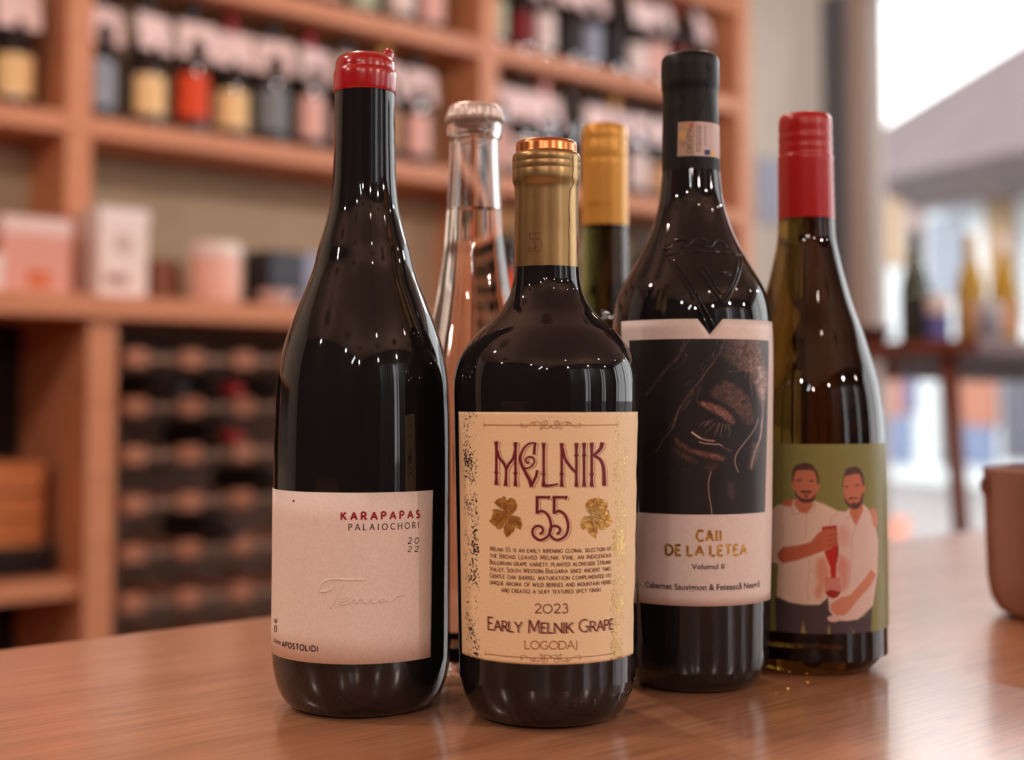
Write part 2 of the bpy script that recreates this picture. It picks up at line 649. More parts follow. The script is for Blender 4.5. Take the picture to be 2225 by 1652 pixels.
# ------------------------------------------------------------------ decals: flat print laid on a bottle
class Decal:
    """collects ribbons and polygons given in photo pixels or as (arc length, height)"""
    def __init__(self, b, off):
        self.b, self.off = b, off
        self.v, self.f = [], []

    def add(self, pts_sz, faces):
        k = len(self.v)
        self.v += pts_sz
        self.f += [tuple(i + k for i in f) for f in faces]

    def px(self, p):
        th, z = self.b.on(*p)
        return (th, z)

    def ribbon_px(self, pts, w, w2=None, caps=True, close=False):
        """stroke through pixel points, width in pixels"""
        pts = dense(pts, 3.0)
        L, Rr = offset_line(pts, w, w2, close)
        n = len(pts)
        vs = [self.px(p) for p in L] + [self.px(p) for p in Rr]
        fs = [(i, i + 1, n + i + 1, n + i) for i in range(n - 1)]
        self.add(vs, fs)

    def poly_px(self, poly, step=10):
        vs, fs = cut_poly(poly, step)
        self.add([self.px(p) for p in vs], fs)

    def ribbon_sz(self, pts, w, sc=1.0, w2=None):
        pts = dense(pts, 0.0009)
        L, Rr = offset_line(pts, w, w2)
        n = len(pts)
        vs = [self.th(p) for p in L] + [self.th(p) for p in Rr]
        self.add(vs, [(i, i + 1, n + i + 1, n + i) for i in range(n - 1)])

    def th(self, p):
        s, z = p
        return (s / self.Rm, z)

    def build(self, name, m, parent, thick=0.0):
        bm = bmesh.new()
        vs = [bm.verts.new(self.b.local(t, z, self.off)) for t, z in self.v]
        for f in self.f:
            try:
                bm.faces.new([vs[i] for i in f])
            except ValueError:
                pass
        # all faces look outward
        for f in bm.faces:
            f.normal_update()
            c = f.calc_center_median()
            if f.normal.x * c.x + f.normal.y * c.y < 0:
                f.normal_flip()
            f.smooth = True
        me = bpy.data.meshes.new('decal')
        bm.to_mesh(me)
        bm.free()
        return link(name, me, m, parent)


def dense(pts, step):
    out = [tuple(pts[0])]
    for a, b in zip(pts[:-1], pts[1:]):
        L = math.hypot(b[0] - a[0], b[1] - a[1])
        n = max(1, int(math.ceil(L / step)))
        for k in range(1, n + 1):
            out.append((a[0] + (b[0] - a[0]) * k / n, a[1] + (b[1] - a[1]) * k / n))
    return out


def offset_line(pts, w, w2=None, close=False):
    n = len(pts)
    L, R = [], []
    for i, p in enumerate(pts):
        a, b = pts[max(i - 1, 0)], pts[min(i + 1, n - 1)]
        t = (b[0] - a[0], b[1] - a[1])
        q = math.hypot(*t) or 1.0
        nx, ny = -t[1] / q, t[0] / q
        k = i / max(1, n - 1)
        ww = (w if w2 is None else w + (w2 - w) * k) / 2
        L.append((p[0] + nx * ww, p[1] + ny * ww))
        R.append((p[0] - nx * ww, p[1] - ny * ww))
    return L, R


def cut_poly(poly, step):
    """triangulate a polygon and slice it into vertical strips so that it can wrap round a bottle"""
    bm = bmesh.new()
    tri = tessellate_polygon([[Vector((x, y, 0)) for x, y in poly]])
    vs = [bm.verts.new((x, y, 0)) for x, y in poly]
    for t in tri:
        try:
            bm.faces.new([vs[i] for i in t])
        except ValueError:
            pass
    x0, x1 = min(p[0] for p in poly), max(p[0] for p in poly)
    k = math.ceil(x0 / step) * step
    while k < x1:
        bmesh.ops.bisect_plane(bm, geom=list(bm.verts) + list(bm.edges) + list(bm.faces), plane_co=(k, 0, 0), plane_no=(1, 0, 0))
        k += step
    bm.verts.index_update()
    out = [(v.co.x, v.co.y) for v in bm.verts]
    fs = [tuple(v.index for v in f.verts) for f in bm.faces]
    bm.free()
    return out, fs


# stroke alphabet, cap height 1
def arc(cx, cy, rx, ry, a0, a1, n=14):
    return [(cx + rx * math.cos(math.radians(a0 + (a1 - a0) * k / n)), cy + ry * math.sin(math.radians(a0 + (a1 - a0) * k / n))) for k in range(n + 1)]


GLY = {
    'A': (0.80, [[(0, 0), (0.40, 1)], [(0.40, 1), (0.80, 0)], [(0.15, 0.35), (0.65, 0.35)]]),
    'B': (0.60, [[(0, 0), (0, 1)], [(0, 1), (0.3, 1)] + arc(0.3, 0.77, 0.24, 0.23, 90, -90, 8) + [(0, 0.54)], [(0.3, 0.54)] + arc(0.3, 0.27, 0.30, 0.27, 90, -90, 8) + [(0, 0)]]),
    'C': (0.78, [arc(0.45, 0.5, 0.45, 0.5, 48, 312, 18)]),
    'D': (0.76, [[(0, 0), (0, 1)], [(0, 1), (0.26, 1)] + arc(0.26, 0.5, 0.50, 0.5, 90, -90, 12) + [(0, 0)]]),
    'E': (0.50, [[(0, 0), (0, 1)], [(0, 1), (0.5, 1)], [(0, 0.53), (0.42, 0.53)], [(0, 0), (0.52, 0)]]),
    'F': (0.48, [[(0, 0), (0, 1)], [(0, 1), (0.5, 1)], [(0, 0.52), (0.40, 0.52)]]),
    'G': (0.84, [arc(0.45, 0.5, 0.45, 0.5, 48, 322, 18) + [(0.80, 0.42)], [(0.52, 0.42), (0.80, 0.42)]]),
    'H': (0.72, [[(0, 0), (0, 1)], [(0.72, 0), (0.72, 1)], [(0, 0.52), (0.72, 0.52)]]),
    'I': (0.18, [[(0.09, 0), (0.09, 1)]]),
    'J': (0.20, [[(0.16, 1), (0.16, 0.05), (0.10, -0.12), (-0.05, -0.2)]]),
    'K': (0.64, [[(0, 0), (0, 1)], [(0.58, 1), (0.02, 0.46)], [(0.16, 0.58), (0.64, 0)]]),
    'L': (0.50, [[(0, 0), (0, 1)], [(0, 0), (0.50, 0)]]),
    'M': (0.94, [[(0.06, 0), (0.12, 1)], [(0.12, 1), (0.47, 0.12)], [(0.47, 0.12), (0.82, 1)], [(0.82, 1), (0.90, 0)]]),
    'N': (0.74, [[(0, 0), (0, 1)], [(0, 1), (0.74, 0)], [(0.74, 0), (0.74, 1)]]),
    'O': (0.96, [arc(0.48, 0.5, 0.48, 0.5, 0, 360, 26)]),
    'P': (0.54, [[(0, 0), (0, 1)], [(0, 1), (0.26, 1)] + arc(0.26, 0.74, 0.28, 0.26, 90, -90, 8) + [(0, 0.48)]]),
    'Q': (0.96, [arc(0.48, 0.5, 0.48, 0.5, 0, 360, 26), [(0.50, 0.05), (0.75, -0.10), (1.1, -0.2)]]),
    'R': (0.62, [[(0, 0), (0, 1)], [(0, 1), (0.26, 1)] + arc(0.26, 0.74, 0.28, 0.26, 90, -90, 8) + [(0, 0.48)], [(0.24, 0.48), (0.64, 0)]]),
    'S': (0.48, [arc(0.25, 0.75, 0.21, 0.25, 40, 250, 9) + arc(0.23, 0.27, 0.25, 0.27, 70, -150, 10)]),
    'T': (0.66, [[(0.33, 0), (0.33, 1)], [(0, 1), (0.66, 1)]]),
    'U': (0.70, [[(0, 1), (0, 0.35)] + arc(0.35, 0.35, 0.35, 0.35, 180, 360, 12) + [(0.70, 1)]]),
    'V': (0.76, [[(0, 1), (0.38, 0)], [(0.38, 0), (0.76, 1)]]),
    'W': (1.10, [[(0, 1), (0.28, 0)], [(0.28, 0), (0.55, 0.9)], [(0.55, 0.9), (0.82, 0)], [(0.82, 0), (1.10, 1)]]),
    'X': (0.68, [[(0, 0), (0.66, 1)], [(0, 1), (0.68, 0)]]),
    'Y': (0.70, [[(0, 1), (0.35, 0.48)], [(0.70, 1), (0.35, 0.48)], [(0.35, 0.48), (0.35, 0)]]),
    'Z': (0.64, [[(0, 1), (0.62, 1)], [(0.62, 1), (0, 0)], [(0, 0), (0.64, 0)]]),
    '0': (0.86, [arc(0.43, 0.46, 0.43, 0.46, 0, 360, 24)]),
    '2': (0.64, [arc(0.30, 0.72, 0.28, 0.26, 165, -20, 10) + [(0.40, 0.38), (0.04, 0.02)], [(0.04, 0.02), (0.64, 0.02)]]),
    '3': (0.56, [arc(0.26, 0.74, 0.24, 0.24, 150, -80, 10) + arc(0.26, 0.26, 0.28, 0.27, 85, -150, 12)]),
    '5': (0.52, [[(0.46, 1), (0.08, 1), (0.05, 0.56)] + arc(0.23, 0.30, 0.27, 0.30, 125, -150, 12)]),
    '.': (0.06, [[(0.03, 0), (0.03, 0.07)]]),
    ',': (0.08, [[(0.05, 0.07), (0.02, -0.12)]]),
}


def stroke_text(text, small=0.78, gap=0.20, space=0.55):
    """strokes and advance of a text; lower case letters become small capitals"""
    x, out = 0.0, []
    for ch in text:
        if ch == ' ':
            x += space
            continue
        k = small if ch.islower() else 1.0
        w, strokes = GLY[ch.upper()]
        for st in strokes:
            out.append([(x + px * k, py * k) for px, py in st])
        x += w * k + gap * (0.9 if k < 1 else 1.0)
    return out, x - gap


def put_text(dc, text, pxl, pxr, base, h, wt=0.1, serif=0.0, small=0.78, gap=0.20, space=0.55, slant=0.0, just=False, midx=None):
    """lay stroke text on the decal's bottle between two pixel columns; base = baseline row at the text's middle"""
    b = dc.b
    mid = (pxl + pxr) / 2 if midx is None else midx
    zb = b.on(mid, base)[1]
    zt = b.on(mid, base - h)[1]
    H = zt - zb
    dc.Rm = b.R(zb) + dc.off
    sl, sr = b.on(pxl, base)[0] * dc.Rm, b.on(pxr, base)[0] * dc.Rm
    strokes, W = stroke_text(text, small, gap, space)
    if just:                                   # stretch the word spaces only
        target = (sr - sl) / H
        ns = text.count(' ')
        if ns:
            space = space + (target - W) / ns
            strokes, W = stroke_text(text, small, gap, space)
        kx = H
    else:
        kx = (sr - sl) / W
    w = wt * H
    for st in strokes:
        pts = [(sl + (x + slant * y) * kx, zb + y * H) for x, y in st]
        dc.ribbon_sz(pts, w)
        if serif and len(st) == 2:
            for (x, y) in st:
                if (abs(y) < 0.02 or abs(y - 1) < 0.02 or abs(y - small) < 0.02) and abs(st[0][1] - st[1][1]) > 0.3:
                    X, Y = sl + x * kx, zb + y * H
                    dc.ribbon_sz([(X - serif * kx, Y), (X + serif * kx, Y)], w * 0.6)


FONT_CACHE = {}


def font_mesh(text, bold=0.0, shear=0.0, spacing=1.0):
    cu = bpy.data.curves.new('text', 'FONT')
    cu.body = text
    cu.size = 1.0
    cu.offset = bold
    cu.shear = shear
    cu.space_character = spacing
    cu.resolution_u = 3
    o = bpy.data.objects.new('text', cu)
    COL.objects.link(o)
    dg = bpy.context.evaluated_depsgraph_get()
    dg.update()
    me = bpy.data.meshes.new_from_object(o.evaluated_get(dg))
    vs = [(v.co.x, v.co.y) for v in me.vertices]
    fs = [tuple(p.vertices) for p in me.polygons]
    bpy.data.objects.remove(o)
    bpy.data.curves.remove(cu)
    bpy.data.meshes.remove(me)
    return vs, fs


def put_font(dc, text, pxl, pxr, base, h, caph=0.73, bold=0.0, shear=0.0, spacing=1.0, midx=None):
    b = dc.b
    mid = (pxl + pxr) / 2 if midx is None else midx
    zb, zt = b.on(mid, base)[1], b.on(mid, base - h)[1]
    Rm = b.R(zb) + dc.off
    sl, sr = b.on(pxl, base)[0] * Rm, b.on(pxr, base)[0] * Rm
    vs, fs = font_mesh(text, bold, shear, spacing)
    x0, x1 = min(v[0] for v in vs), max(v[0] for v in vs)
    ky = (zt - zb) / caph
    kx = (sr - sl) / (x1 - x0)
    dc.add([((sl + (x - x0) * kx) / Rm, zb + y * ky) for x, y in vs], fs)


def crop(off, sc):
    return lambda pts: [(off[0] + x / sc, off[1] + y / sc) for x, y in pts]


def glass_mesh(b, z_top_py=None, segs=128, extra_top=None):
    """outer skin: base, body, shoulder and neck from the profile"""
    prof = sorted(((z, r) for r, z in b.prof))
    pts = catmull([(z, r) for z, r in prof], 4)
    return [(r, z) for z, r in pts]


def finish_base(prof, rb, push=0.004):
    """bottom of a bottle: standing ring and a shallow punt; prof starts at the lowest silhouette row"""
    return [(rb * 0.55, 0.006), (rb * 0.80, 0.0015), (rb * 0.93, 0.0)] + prof


# ============ bottle 1: tall burgundy bottle, red wax top =====================
K = Bottle(789, 900, 0.651, [(183, 64), (210, 65), (300, 66), (340, 67), (400, 69.5), (455, 76), (500, 87), (540, 99), (590, 111),
           (650, 134), (700, 153.5), (750, 170), (800, 180.5), (850, 185.5), (950, 189), (1060, 190), (1250, 190), (1400, 190)],
           'tall dark burgundy wine bottle with red wax top and plain white label')
kp = [(r, z) for r, z in sorted(K.prof, key=lambda t: t[1])]
kb = kp[0][0]
fil = [(kb - 0.0045, 0.0), (kb - 0.0022, 0.003), (kb - 0.0009, 0.008), (kb - 0.0002, 0.016)]
body = [(z, r) for r, z in [(kb - 0.011, 0.0005)] + [(kb - 0.0075, 0.0022), (kb - 0.0042, 0.0062), (kb - 0.0018, 0.0125), (kb - 0.0004, 0.020)] + kp]
pr = [(r, z) for z, r in catmull(body, 4)]
link('glass_body', lathe_mesh([(0.012, 0.012), (kb - 0.020, 0.004), (kb - 0.014, 0.0)] + pr, 144), M_GLASS, K.root)
K.zs = np.array([p[1] for p in pr]); K.rs = np.array([p[0] for p in pr])
# wax cap
wx = [K.rz(py, hw) for py, hw in ((204, 66.5), (200, 68.2), (192, 69), (170, 69.6), (160, 68.5), (155, 66), (150, 65.6), (146, 65.4), (136, 63.5), (128, 58), (122, 48), (119, 30), (118, 12))]
wprof = [(r, z) for z, r in catmull([(z, r) for r, z in wx], 3)]
wax = link('wax_cap', lathe_mesh(wprof, 96, sharp=60), M_WAX, K.root)
zt = wx[-3][1]
tabp = at(842, 118, K.d + 0.010)
bm = bmesh.new()
bmesh.ops.create_uvsphere(bm, u_segments=20, v_segments=12, radius=1)
for v in bm.verts:
    v.co = Vector((v.co.x * 0.0031 + tabp.x - K.ax + 0.0004 * v.co.z, v.co.y * 0.0045 + tabp.y - K.ay, v.co.z * 0.0042 * (1.0 if v.co.z > 0 else 1.3) + zt + 0.0022))
link('wax_drip', bm_mesh(bm, True), M_WAX, wax)
# label
kz1, kz0 = K.z_at(1071), K.z_at(1444)
thr1 = K.on(941, 1067)[0]
thr0 = K.on(936, 1426)[0]
klab = patch(K, kz0, kz1, -1.75, thr0, -1.75, thr1, 0.0003, M_PAPER, 'label', K.root, 110, 6)
d = Decal(K, 0.00042)
put_text(d, 'KARAPAPAS', 742, 911, 1129, 16.0, wt=0.25, gap=0.62)
d.build('brand_print', M_REDINK, klab)
d = Decal(K, 0.00042)
put_text(d, 'PALAIOCHORI', 758, 910, 1151, 12.5, wt=0.15, serif=0.12, gap=0.62)
put_text(d, '2', 885.5, 893.5, 1181.5, 13, wt=0.13, slant=0.2)
put_text(d, '0', 900, 909, 1181.0, 13, wt=0.13, slant=0.2)
put_text(d, '2', 885, 893, 1199.5, 12, wt=0.13, slant=0.2)
put_text(d, '2', 900, 908, 1199.0, 12, wt=0.13, slant=0.2)
put_text(d, 'APOSTOLIDI', 613.5, 691, 1413, 11.5, wt=0.22, gap=0.34, midx=655)
put_font(d, 'Ktima', 595.5, 610, 1399, 11, shear=0.25, midx=603)
c3 = crop((570, 1040), 2.95)
d.ribbon_px(c3(arc(86, 962, 7, 22, 0, 360, 20)), 1.3)
d.ribbon_px(c3([(94, 900), (93, 920), (86, 926), (80, 918)]), 1.3)
d.ribbon_px(c3([(87, 905), (86, 924)]), 1.1)
d.ribbon_px(c3([(79, 898), (79, 915)]), 1.0)
d.poly_px(c3(arc(201, 144, 6, 6, 0, 360, 10)[:-1]))
d.build('small_print', M_DARKINK, klab)
# blind-embossed script word
scripts = [[(460, 690), (430, 715), (390, 728), (365, 715), (375, 680), (410, 655), (460, 645), (560, 650), (668, 648)],
           [(525, 665), (500, 710), (470, 770), (437, 830)],
           [(505, 790), (535, 783), (552, 765), (535, 757), (510, 775), (500, 795), (515, 808), (550, 800), (585, 778), (600, 772), (598, 800), (618, 778), (640, 772), (650, 790), (668, 798), (692, 776), (704, 772),
            (702, 792), (722, 797), (760, 770), (778, 768), (757, 782), (765, 793), (797, 772), (793, 792)],
           [(804, 744), (806, 748)],
           [(835, 787), (842, 770), (858, 755), (882, 748), (913, 747)]]
vsT = bmesh.new()
for st in scripts:
    pts = catmull(c3(st), 4) if len(st) > 2 else c3(st)
    pts = dense(pts, 2.5)
    ring = None
    P3 = []
    for p in pts:
        th, z = K.on(*p)
        P3.append(K.local(th, z, 0.00030))
    me = tube_mesh(P3, 0.0005, 6)
    vsT.from_mesh(me)
    bpy.data.meshes.remove(me)
link('embossed_script', bm_mesh(vsT, True), M_PAPER, klab)

# ============ bottle 2: stout bottle, cream label, gold foil ==================
ML = Bottle(1188, 900, 0.63, [(585, 71), (610, 73), (630, 77), (645, 82.5), (660, 90.5), (680, 105), (700, 126), (720, 148.5), (740, 166), (760, 180), (780, 190.7), (800, 197),
             (830, 201), (870, 201.5), (900, 200.5), (1445, 189.5)],
            'stout dark wine bottle with gold foil capsule and worn cream label, front and centre')
mp = sorted(ML.prof, key=lambda t: t[1])
mb = mp[0][0]
body = [(z, r) for r, z in [(mb - 0.012, 0.0004), (mb - 0.0075, 0.0022), (mb - 0.0040, 0.0062), (mb - 0.0016, 0.0125), (mb - 0.0003, 0.020)] + mp[:1] + [(mp[1][0] * 0.5 + mb * 0.5, mp[1][1] * 0.5 + mp[0][1] * 0.5)] + mp[1:]]
pr = [(r, z) for z, r in catmull(body, 4)]
tz = ML.rz(380, 60)[1]
link('glass_body', lathe_mesh([(0.010, 0.012), (mb - 0.022, 0.004), (mb - 0.015, 0.0)] + pr + [(ML.rz(580, 70)[0], ML.rz(575, 70)[1])], 144), M_GLASS, ML.root)
ML.zs = np.array([p[1] for p in pr]); ML.rs = np.array([p[0] for p in pr])
ZX = [(583, 71.6), (560, 71.2), (480, 70.2), (420, 69.6), (410, 69.9), (403, 71.5), (397, 74.0), (390, 74.6), (374, 74.7), (372, 74.2), (370, 74.8), (358, 74.8), (356.5, 74.3), (355, 74.8), (346, 74.7), (341, 74.0), (337, 72.0), (335, 69.5), (334, 68.0)]
cp = [ML.rz(a, b_) for a, b_ in ZX]
caps = link('capsule', lathe_mesh([(cp[0][0] - 0.0006, cp[0][1])] + cp, 128, closed_top=False, closed_bottom=False, sharp=50), M_GOLD, ML.root)
cd = [ML.rz(a, b_) for a, b_ in ((334.5, 67.6), (331, 67.0), (318, 66.8), (312, 65.5), (309, 62), (308, 56), (308.5, 52), (310, 49))]
link('capsule_disc', lathe_mesh(cd, 96, closed_bottom=False, sharp=50), M_COPPER, caps)
# capsule seam fold and print
CAPB = Bottle.__new__(Bottle)
CAPB.__dict__.update(ML.__dict__)
cs_ = sorted((z, r) for r, z in cp)
CAPB.zs = np.array([a for a, _ in cs_]); CAPB.rs = np.array([b_ for _, b_ in cs_])
c4 = crop((940, 200), 3.755)
seam = [(1146, 400), (1152, 470), (1150, 560), (1152, 640), (1147, 690), (1155, 745), (1128, 800), (1124, 870), (1118, 960), (1124, 1060), (1117, 1160), (1122, 1260), (1117, 1340), (1119, 1424)]
P3 = [CAPB.local(*CAPB.on(*p), 0.00005) for p in dense(c4(seam), 4)[8:]]
link('capsule_seam', tube_mesh(P3, 0.00030, 6), M_GOLD, caps)
d = Decal(CAPB, 0.00012)
FIVE = [(888, 1150), (838, 1150), (842, 1200), (872, 1200), (887, 1235), (880, 1280), (858, 1302), (838, 1297), (833, 1277), (845, 1266), (855, 1275)]
for dx in (-52, 0):
    d.ribbon_px(dense(c4([(x + dx, y) for x, y in FIVE[:3]]), 2), 1.3)
    d.ribbon_px(catmull(c4([(x + dx, y) for x, y in FIVE[2:]]), 3), 1.5)
d.build('capsule_number', M_BROWNINK, caps)
d = Decal(CAPB, 0.00012)
d.ribbon_px(c4([(1182, 1175), (1190, 1240), (1184, 1330)]), 1.8)
d.ribbon_px(c4([(1196, 1240), (1206, 1290), (1210, 1240)]), 1.3)
d.build('capsule_mark', M_REDINK, caps)
# label
mz1, mz0 = ML.z_at(896), ML.z_at(1445)


def deckle(v):
    return 0.010 * math.sin(v * 23) + 0.008 * math.sin(v * 47 + 1) - 0.014 * max(0, math.sin(v * 9 + 0.4))


mlab = patch(ML, mz0, mz1, ML.on(1003.5, 1413)[0], ML.on(1376, 1419)[0], ML.on(996, 895)[0], ML.on(1386.5, 897)[0], 0.0003, M_CREAM, 'label', ML.root, 120, 90, edge=deckle)
c6 = crop((970, 880), 4.466)
Tk = 25
LET = []   # (points, start width, end width) in crop units


def stem(x, y0, y1, knot=None, w=31):
    ym = (y0 + y1) / 2
    LET.append(([(x, y0), (x, y0 + 70)], w + 9, w - 7))
    LET.append(([(x, y0 + 70), (x, y1 - 70)], w - 7, w - 7))
    LET.append(([(x, y1 - 70), (x, y1)], w - 7, w + 9))
    if knot:
        LET.append(([(x - 22, knot), (x, knot)], 8, 46))
        LET.append(([(x, knot), (x + 22, knot)], 46, 8))


stem(487, 355, 777, 658)
stem(672, 362, 790, 662)
LET += [(catmull([(494, 440), (515, 510), (560, 570), (583, 625)], 4), 24, 26), (catmull([(668, 440), (648, 520), (608, 575), (583, 625)], 4), 24, 26), ([(582, 600), (580, 710)], 24, 24), ([(580, 710), (577, 787)], 24, 40)]
LET += [(catmull([(866, 372), (812, 374), (760, 412), (722, 490), (724, 560), (765, 650), (808, 730), (826, 798)], 4), 14, 36),
        (catmull([(735, 600), (775, 617), (828, 596), (855, 552), (842, 514), (800, 505), (772, 530), (782, 562), (806, 556)], 4), 16, 18),
        ([(868, 366), (856, 410), (852, 484)], 22, 26), (catmull([(884, 634), (872, 690), (846, 745), (822, 796)], 4), 26, 26)]
stem(944, 368, 790, 672)
LET += [(catmull([(930, 783), (1000, 784), (1085, 768)], 4), 30, 16)]
stem(1119, 370, 796, 672)
LET += [(catmull([(1128, 420), (1150, 520), (1210, 610), (1262, 662)], 4), 26, 24)]
stem(1261, 370, 796, 490)
stem(1335, 368, 796, 490)
stem(1409, 366, 796, 672)
LET += [(catmull([(1512, 364), (1492, 430), (1424, 492)], 4), 38, 22), (catmull([(1424, 492), (1490, 530), (1524, 620), (1530, 785)], 4), 22, 36)]
for dx in (0, 165):
    LET += [([(866 + dx, 898), (1000 + dx, 896)], 28, 20), ([(1004 + dx, 884), (990 + dx, 920)], 18, 16), ([(882 + dx, 886), (880 + dx, 1058)], 27, 27),
            (catmull([(880 + dx, 1052), (930 + dx, 1030), (985 + dx, 1070), (1014 + dx, 1150), (1006 + dx, 1238), (965 + dx, 1292), (902 + dx, 1312), (850 + dx, 1275), (836 + dx, 1222),
                      (866 + dx, 1180), (912 + dx, 1178), (938 + dx, 1208), (928 + dx, 1244), (902 + dx, 1250)], 4), 24, 22)]
for dx, dy, extra, off, m_, nm in ((20, 8, 0, 0.00040, M_BROWNINK, 'letter_outline'), (15, 5, 0, 0.00044, M_PINKEDGE, 'letter_edge'), (0, 0, 2, 0.00050, M_MAROON, 'title_print')):
    d = Decal(ML, off)
    for pts, wa, wb in LET:
        d.ribbon_px(c6([(x + dx, y + dy) for x, y in pts]), (wa + extra) / 4.466, (wb + extra) / 4.466)
    d.build(nm, m_, mlab)
# vine leaves in foil
cC = crop((1040, 1060), 7.177)
LEAF1 = [(240, 235), (285, 190), (330, 160), (365, 165), (390, 130), (425, 155), (440, 190), (465, 195), (490, 155), (530, 165), (570, 190), (600, 265), (590, 340), (550, 385), (512, 420), (535, 440), (570, 436), (610, 450), (650, 460), (665, 520), (680, 590), (655, 650),
         (600, 632), (572, 590), (560, 640), (548, 690), (520, 700), (490, 745), (435, 775), (415, 740), (400, 700), (398, 630), (425, 540), (395, 575), (380, 620), (335, 645), (285, 640), (270, 605), (220, 575), (190, 545), (165, 520), (205, 480), (210, 440), (230, 390), (212, 350), (250, 332), (300, 340), (340, 345), (372, 365), (395, 345), (345, 325), (300, 290), (270, 255)]
LEAF2 = [(1670, 240), (1720, 180), (1790, 165), (1850, 150), (1865, 135), (1890, 165), (1930, 180), (1970, 200), (2005, 230), (2012, 300), (1985, 340), (2030, 355), (2040, 430), (2080, 520), (2045, 600), (1995, 620), (1960, 655), (1900, 660), (1858, 630), (1845, 700), (1830, 795), (1780, 755), (1720, 705), (1690, 620), (1630, 660), (1600, 620), (1588, 570), (1605, 500), (1640, 445), (1740, 440), (1752, 410), (1700, 380), (1665, 300)]
for leaf, cen, tips in ((LEAF1, (505, 430), [(390, 290), (300, 210), (505, 310), (580, 230), (380, 440), (250, 460), (600, 495), (650, 590), (505, 560), (440, 730)]),
                        (LEAF2, (1755, 440), [(1750, 340), (1700, 250), (1850, 220), (1950, 230), (1880, 380), (2000, 420), (1900, 500), (2040, 530), (1770, 580), (1810, 740), (1880, 610), (1640, 560)])):
    d = Decal(ML, 0.00046)
    d.poly_px(cC(leaf), 6)
    lf = d.build('vine_leaf_print', M_FOIL, mlab)
    d = Decal(ML, 0.00051)
    for t in tips:
        d.ribbon_px(cC([cen, ((cen[0] + t[0]) / 2 + 8, (cen[1] + t[1]) / 2 - 4), t]), 1.3, 0.4)
        for q in (0.45, 0.7):
            bx, by = cen[0] + (t[0] - cen[0]) * q, cen[1] + (t[1] - cen[1]) * q
            nx, ny = (t[0] - cen[0]) * 0.22, (t[1] - cen[1]) * 0.22
            d.ribbon_px(cC([(bx, by), (bx + nx - ny, by + ny + nx)]), 0.6, 0.3)
            d.ribbon_px(cC([(bx, by), (bx + nx + ny, by + ny - nx)]), 0.6, 0.3)
    d.build('leaf_vein_print', M_BROWNINK, mlab)
    d = Decal(ML, 0.00054)
    for t in tips:
        d.ribbon_px(cC([(cen[0] + 7, cen[1] - 5), ((cen[0] + t[0]) / 2 + 16, (cen[1] + t[1]) / 2 - 9), (t[0] + 4, t[1])]), 0.9, 0.3)
    d.build('leaf_highlight_print', M_LEAFHI, mlab)
# text
d = Decal(ML, 0.00044)
PAR = ['Melnik 55 is an early ripening clonal selection of', 'the Broad Leaved Melnik Vine, an indigenous', 'Bulgarian grape variety, planted alongside Struma', 'Valley, South Western Bulgaria since ancient times',
       'Gentle oak barrel maturation complimented its', 'unique aroma of wild berries and mountain herbs']
for k, ln in enumerate(PAR):
    put_text(d, ln, 1065, 1327, 1201.5 + 14.75 * k, 9.6, wt=0.145, serif=0.05, gap=0.24, space=0.55, just=False)
put_text(d, 'and created a silky textured spicy finish', 1090, 1304, 1201.5 + 14.75 * 6, 9.6, wt=0.145, serif=0.05, gap=0.24, space=0.55)
put_text(d, '2023', 1162, 1234, 1332.5, 20, wt=0.12, gap=0.16)
d.build('text_print', M_BROWNINK, mlab)
for dx, dy, off, m_, w_ in ((2.6, 1.6, 0.00042, M_BROWNINK, 0.035), (0, 0, 0.00046, M_MAROON, 0.10)):
    d = Decal(ML, off)
    put_text(d, 'Early Melnik Grape', 1061 + dx, 1331 + dx, 1375.5 + dy, 27, wt=w_, serif=0.07, gap=0.13, space=0.42, small=0.79)
    d.build('variety_print', m_, mlab)
d = Decal(ML, 0.00044)
put_text(d, 'LOGODAJ', 1141, 1254, 1411, 17, wt=0.13, serif=0.08, gap=0.13)


def spiral(cx, cy, r, a0, turns, sgn=1, n=26):
    return [(cx + r * (1 - 0.78 * k / n) * math.cos(math.radians(a0 + sgn * 360 * turns * k / n)), cy + r * (1 - 0.78 * k / n) * math.sin(math.radians(a0 + sgn * 360 * turns * k / n))) for k in range(n + 1)]


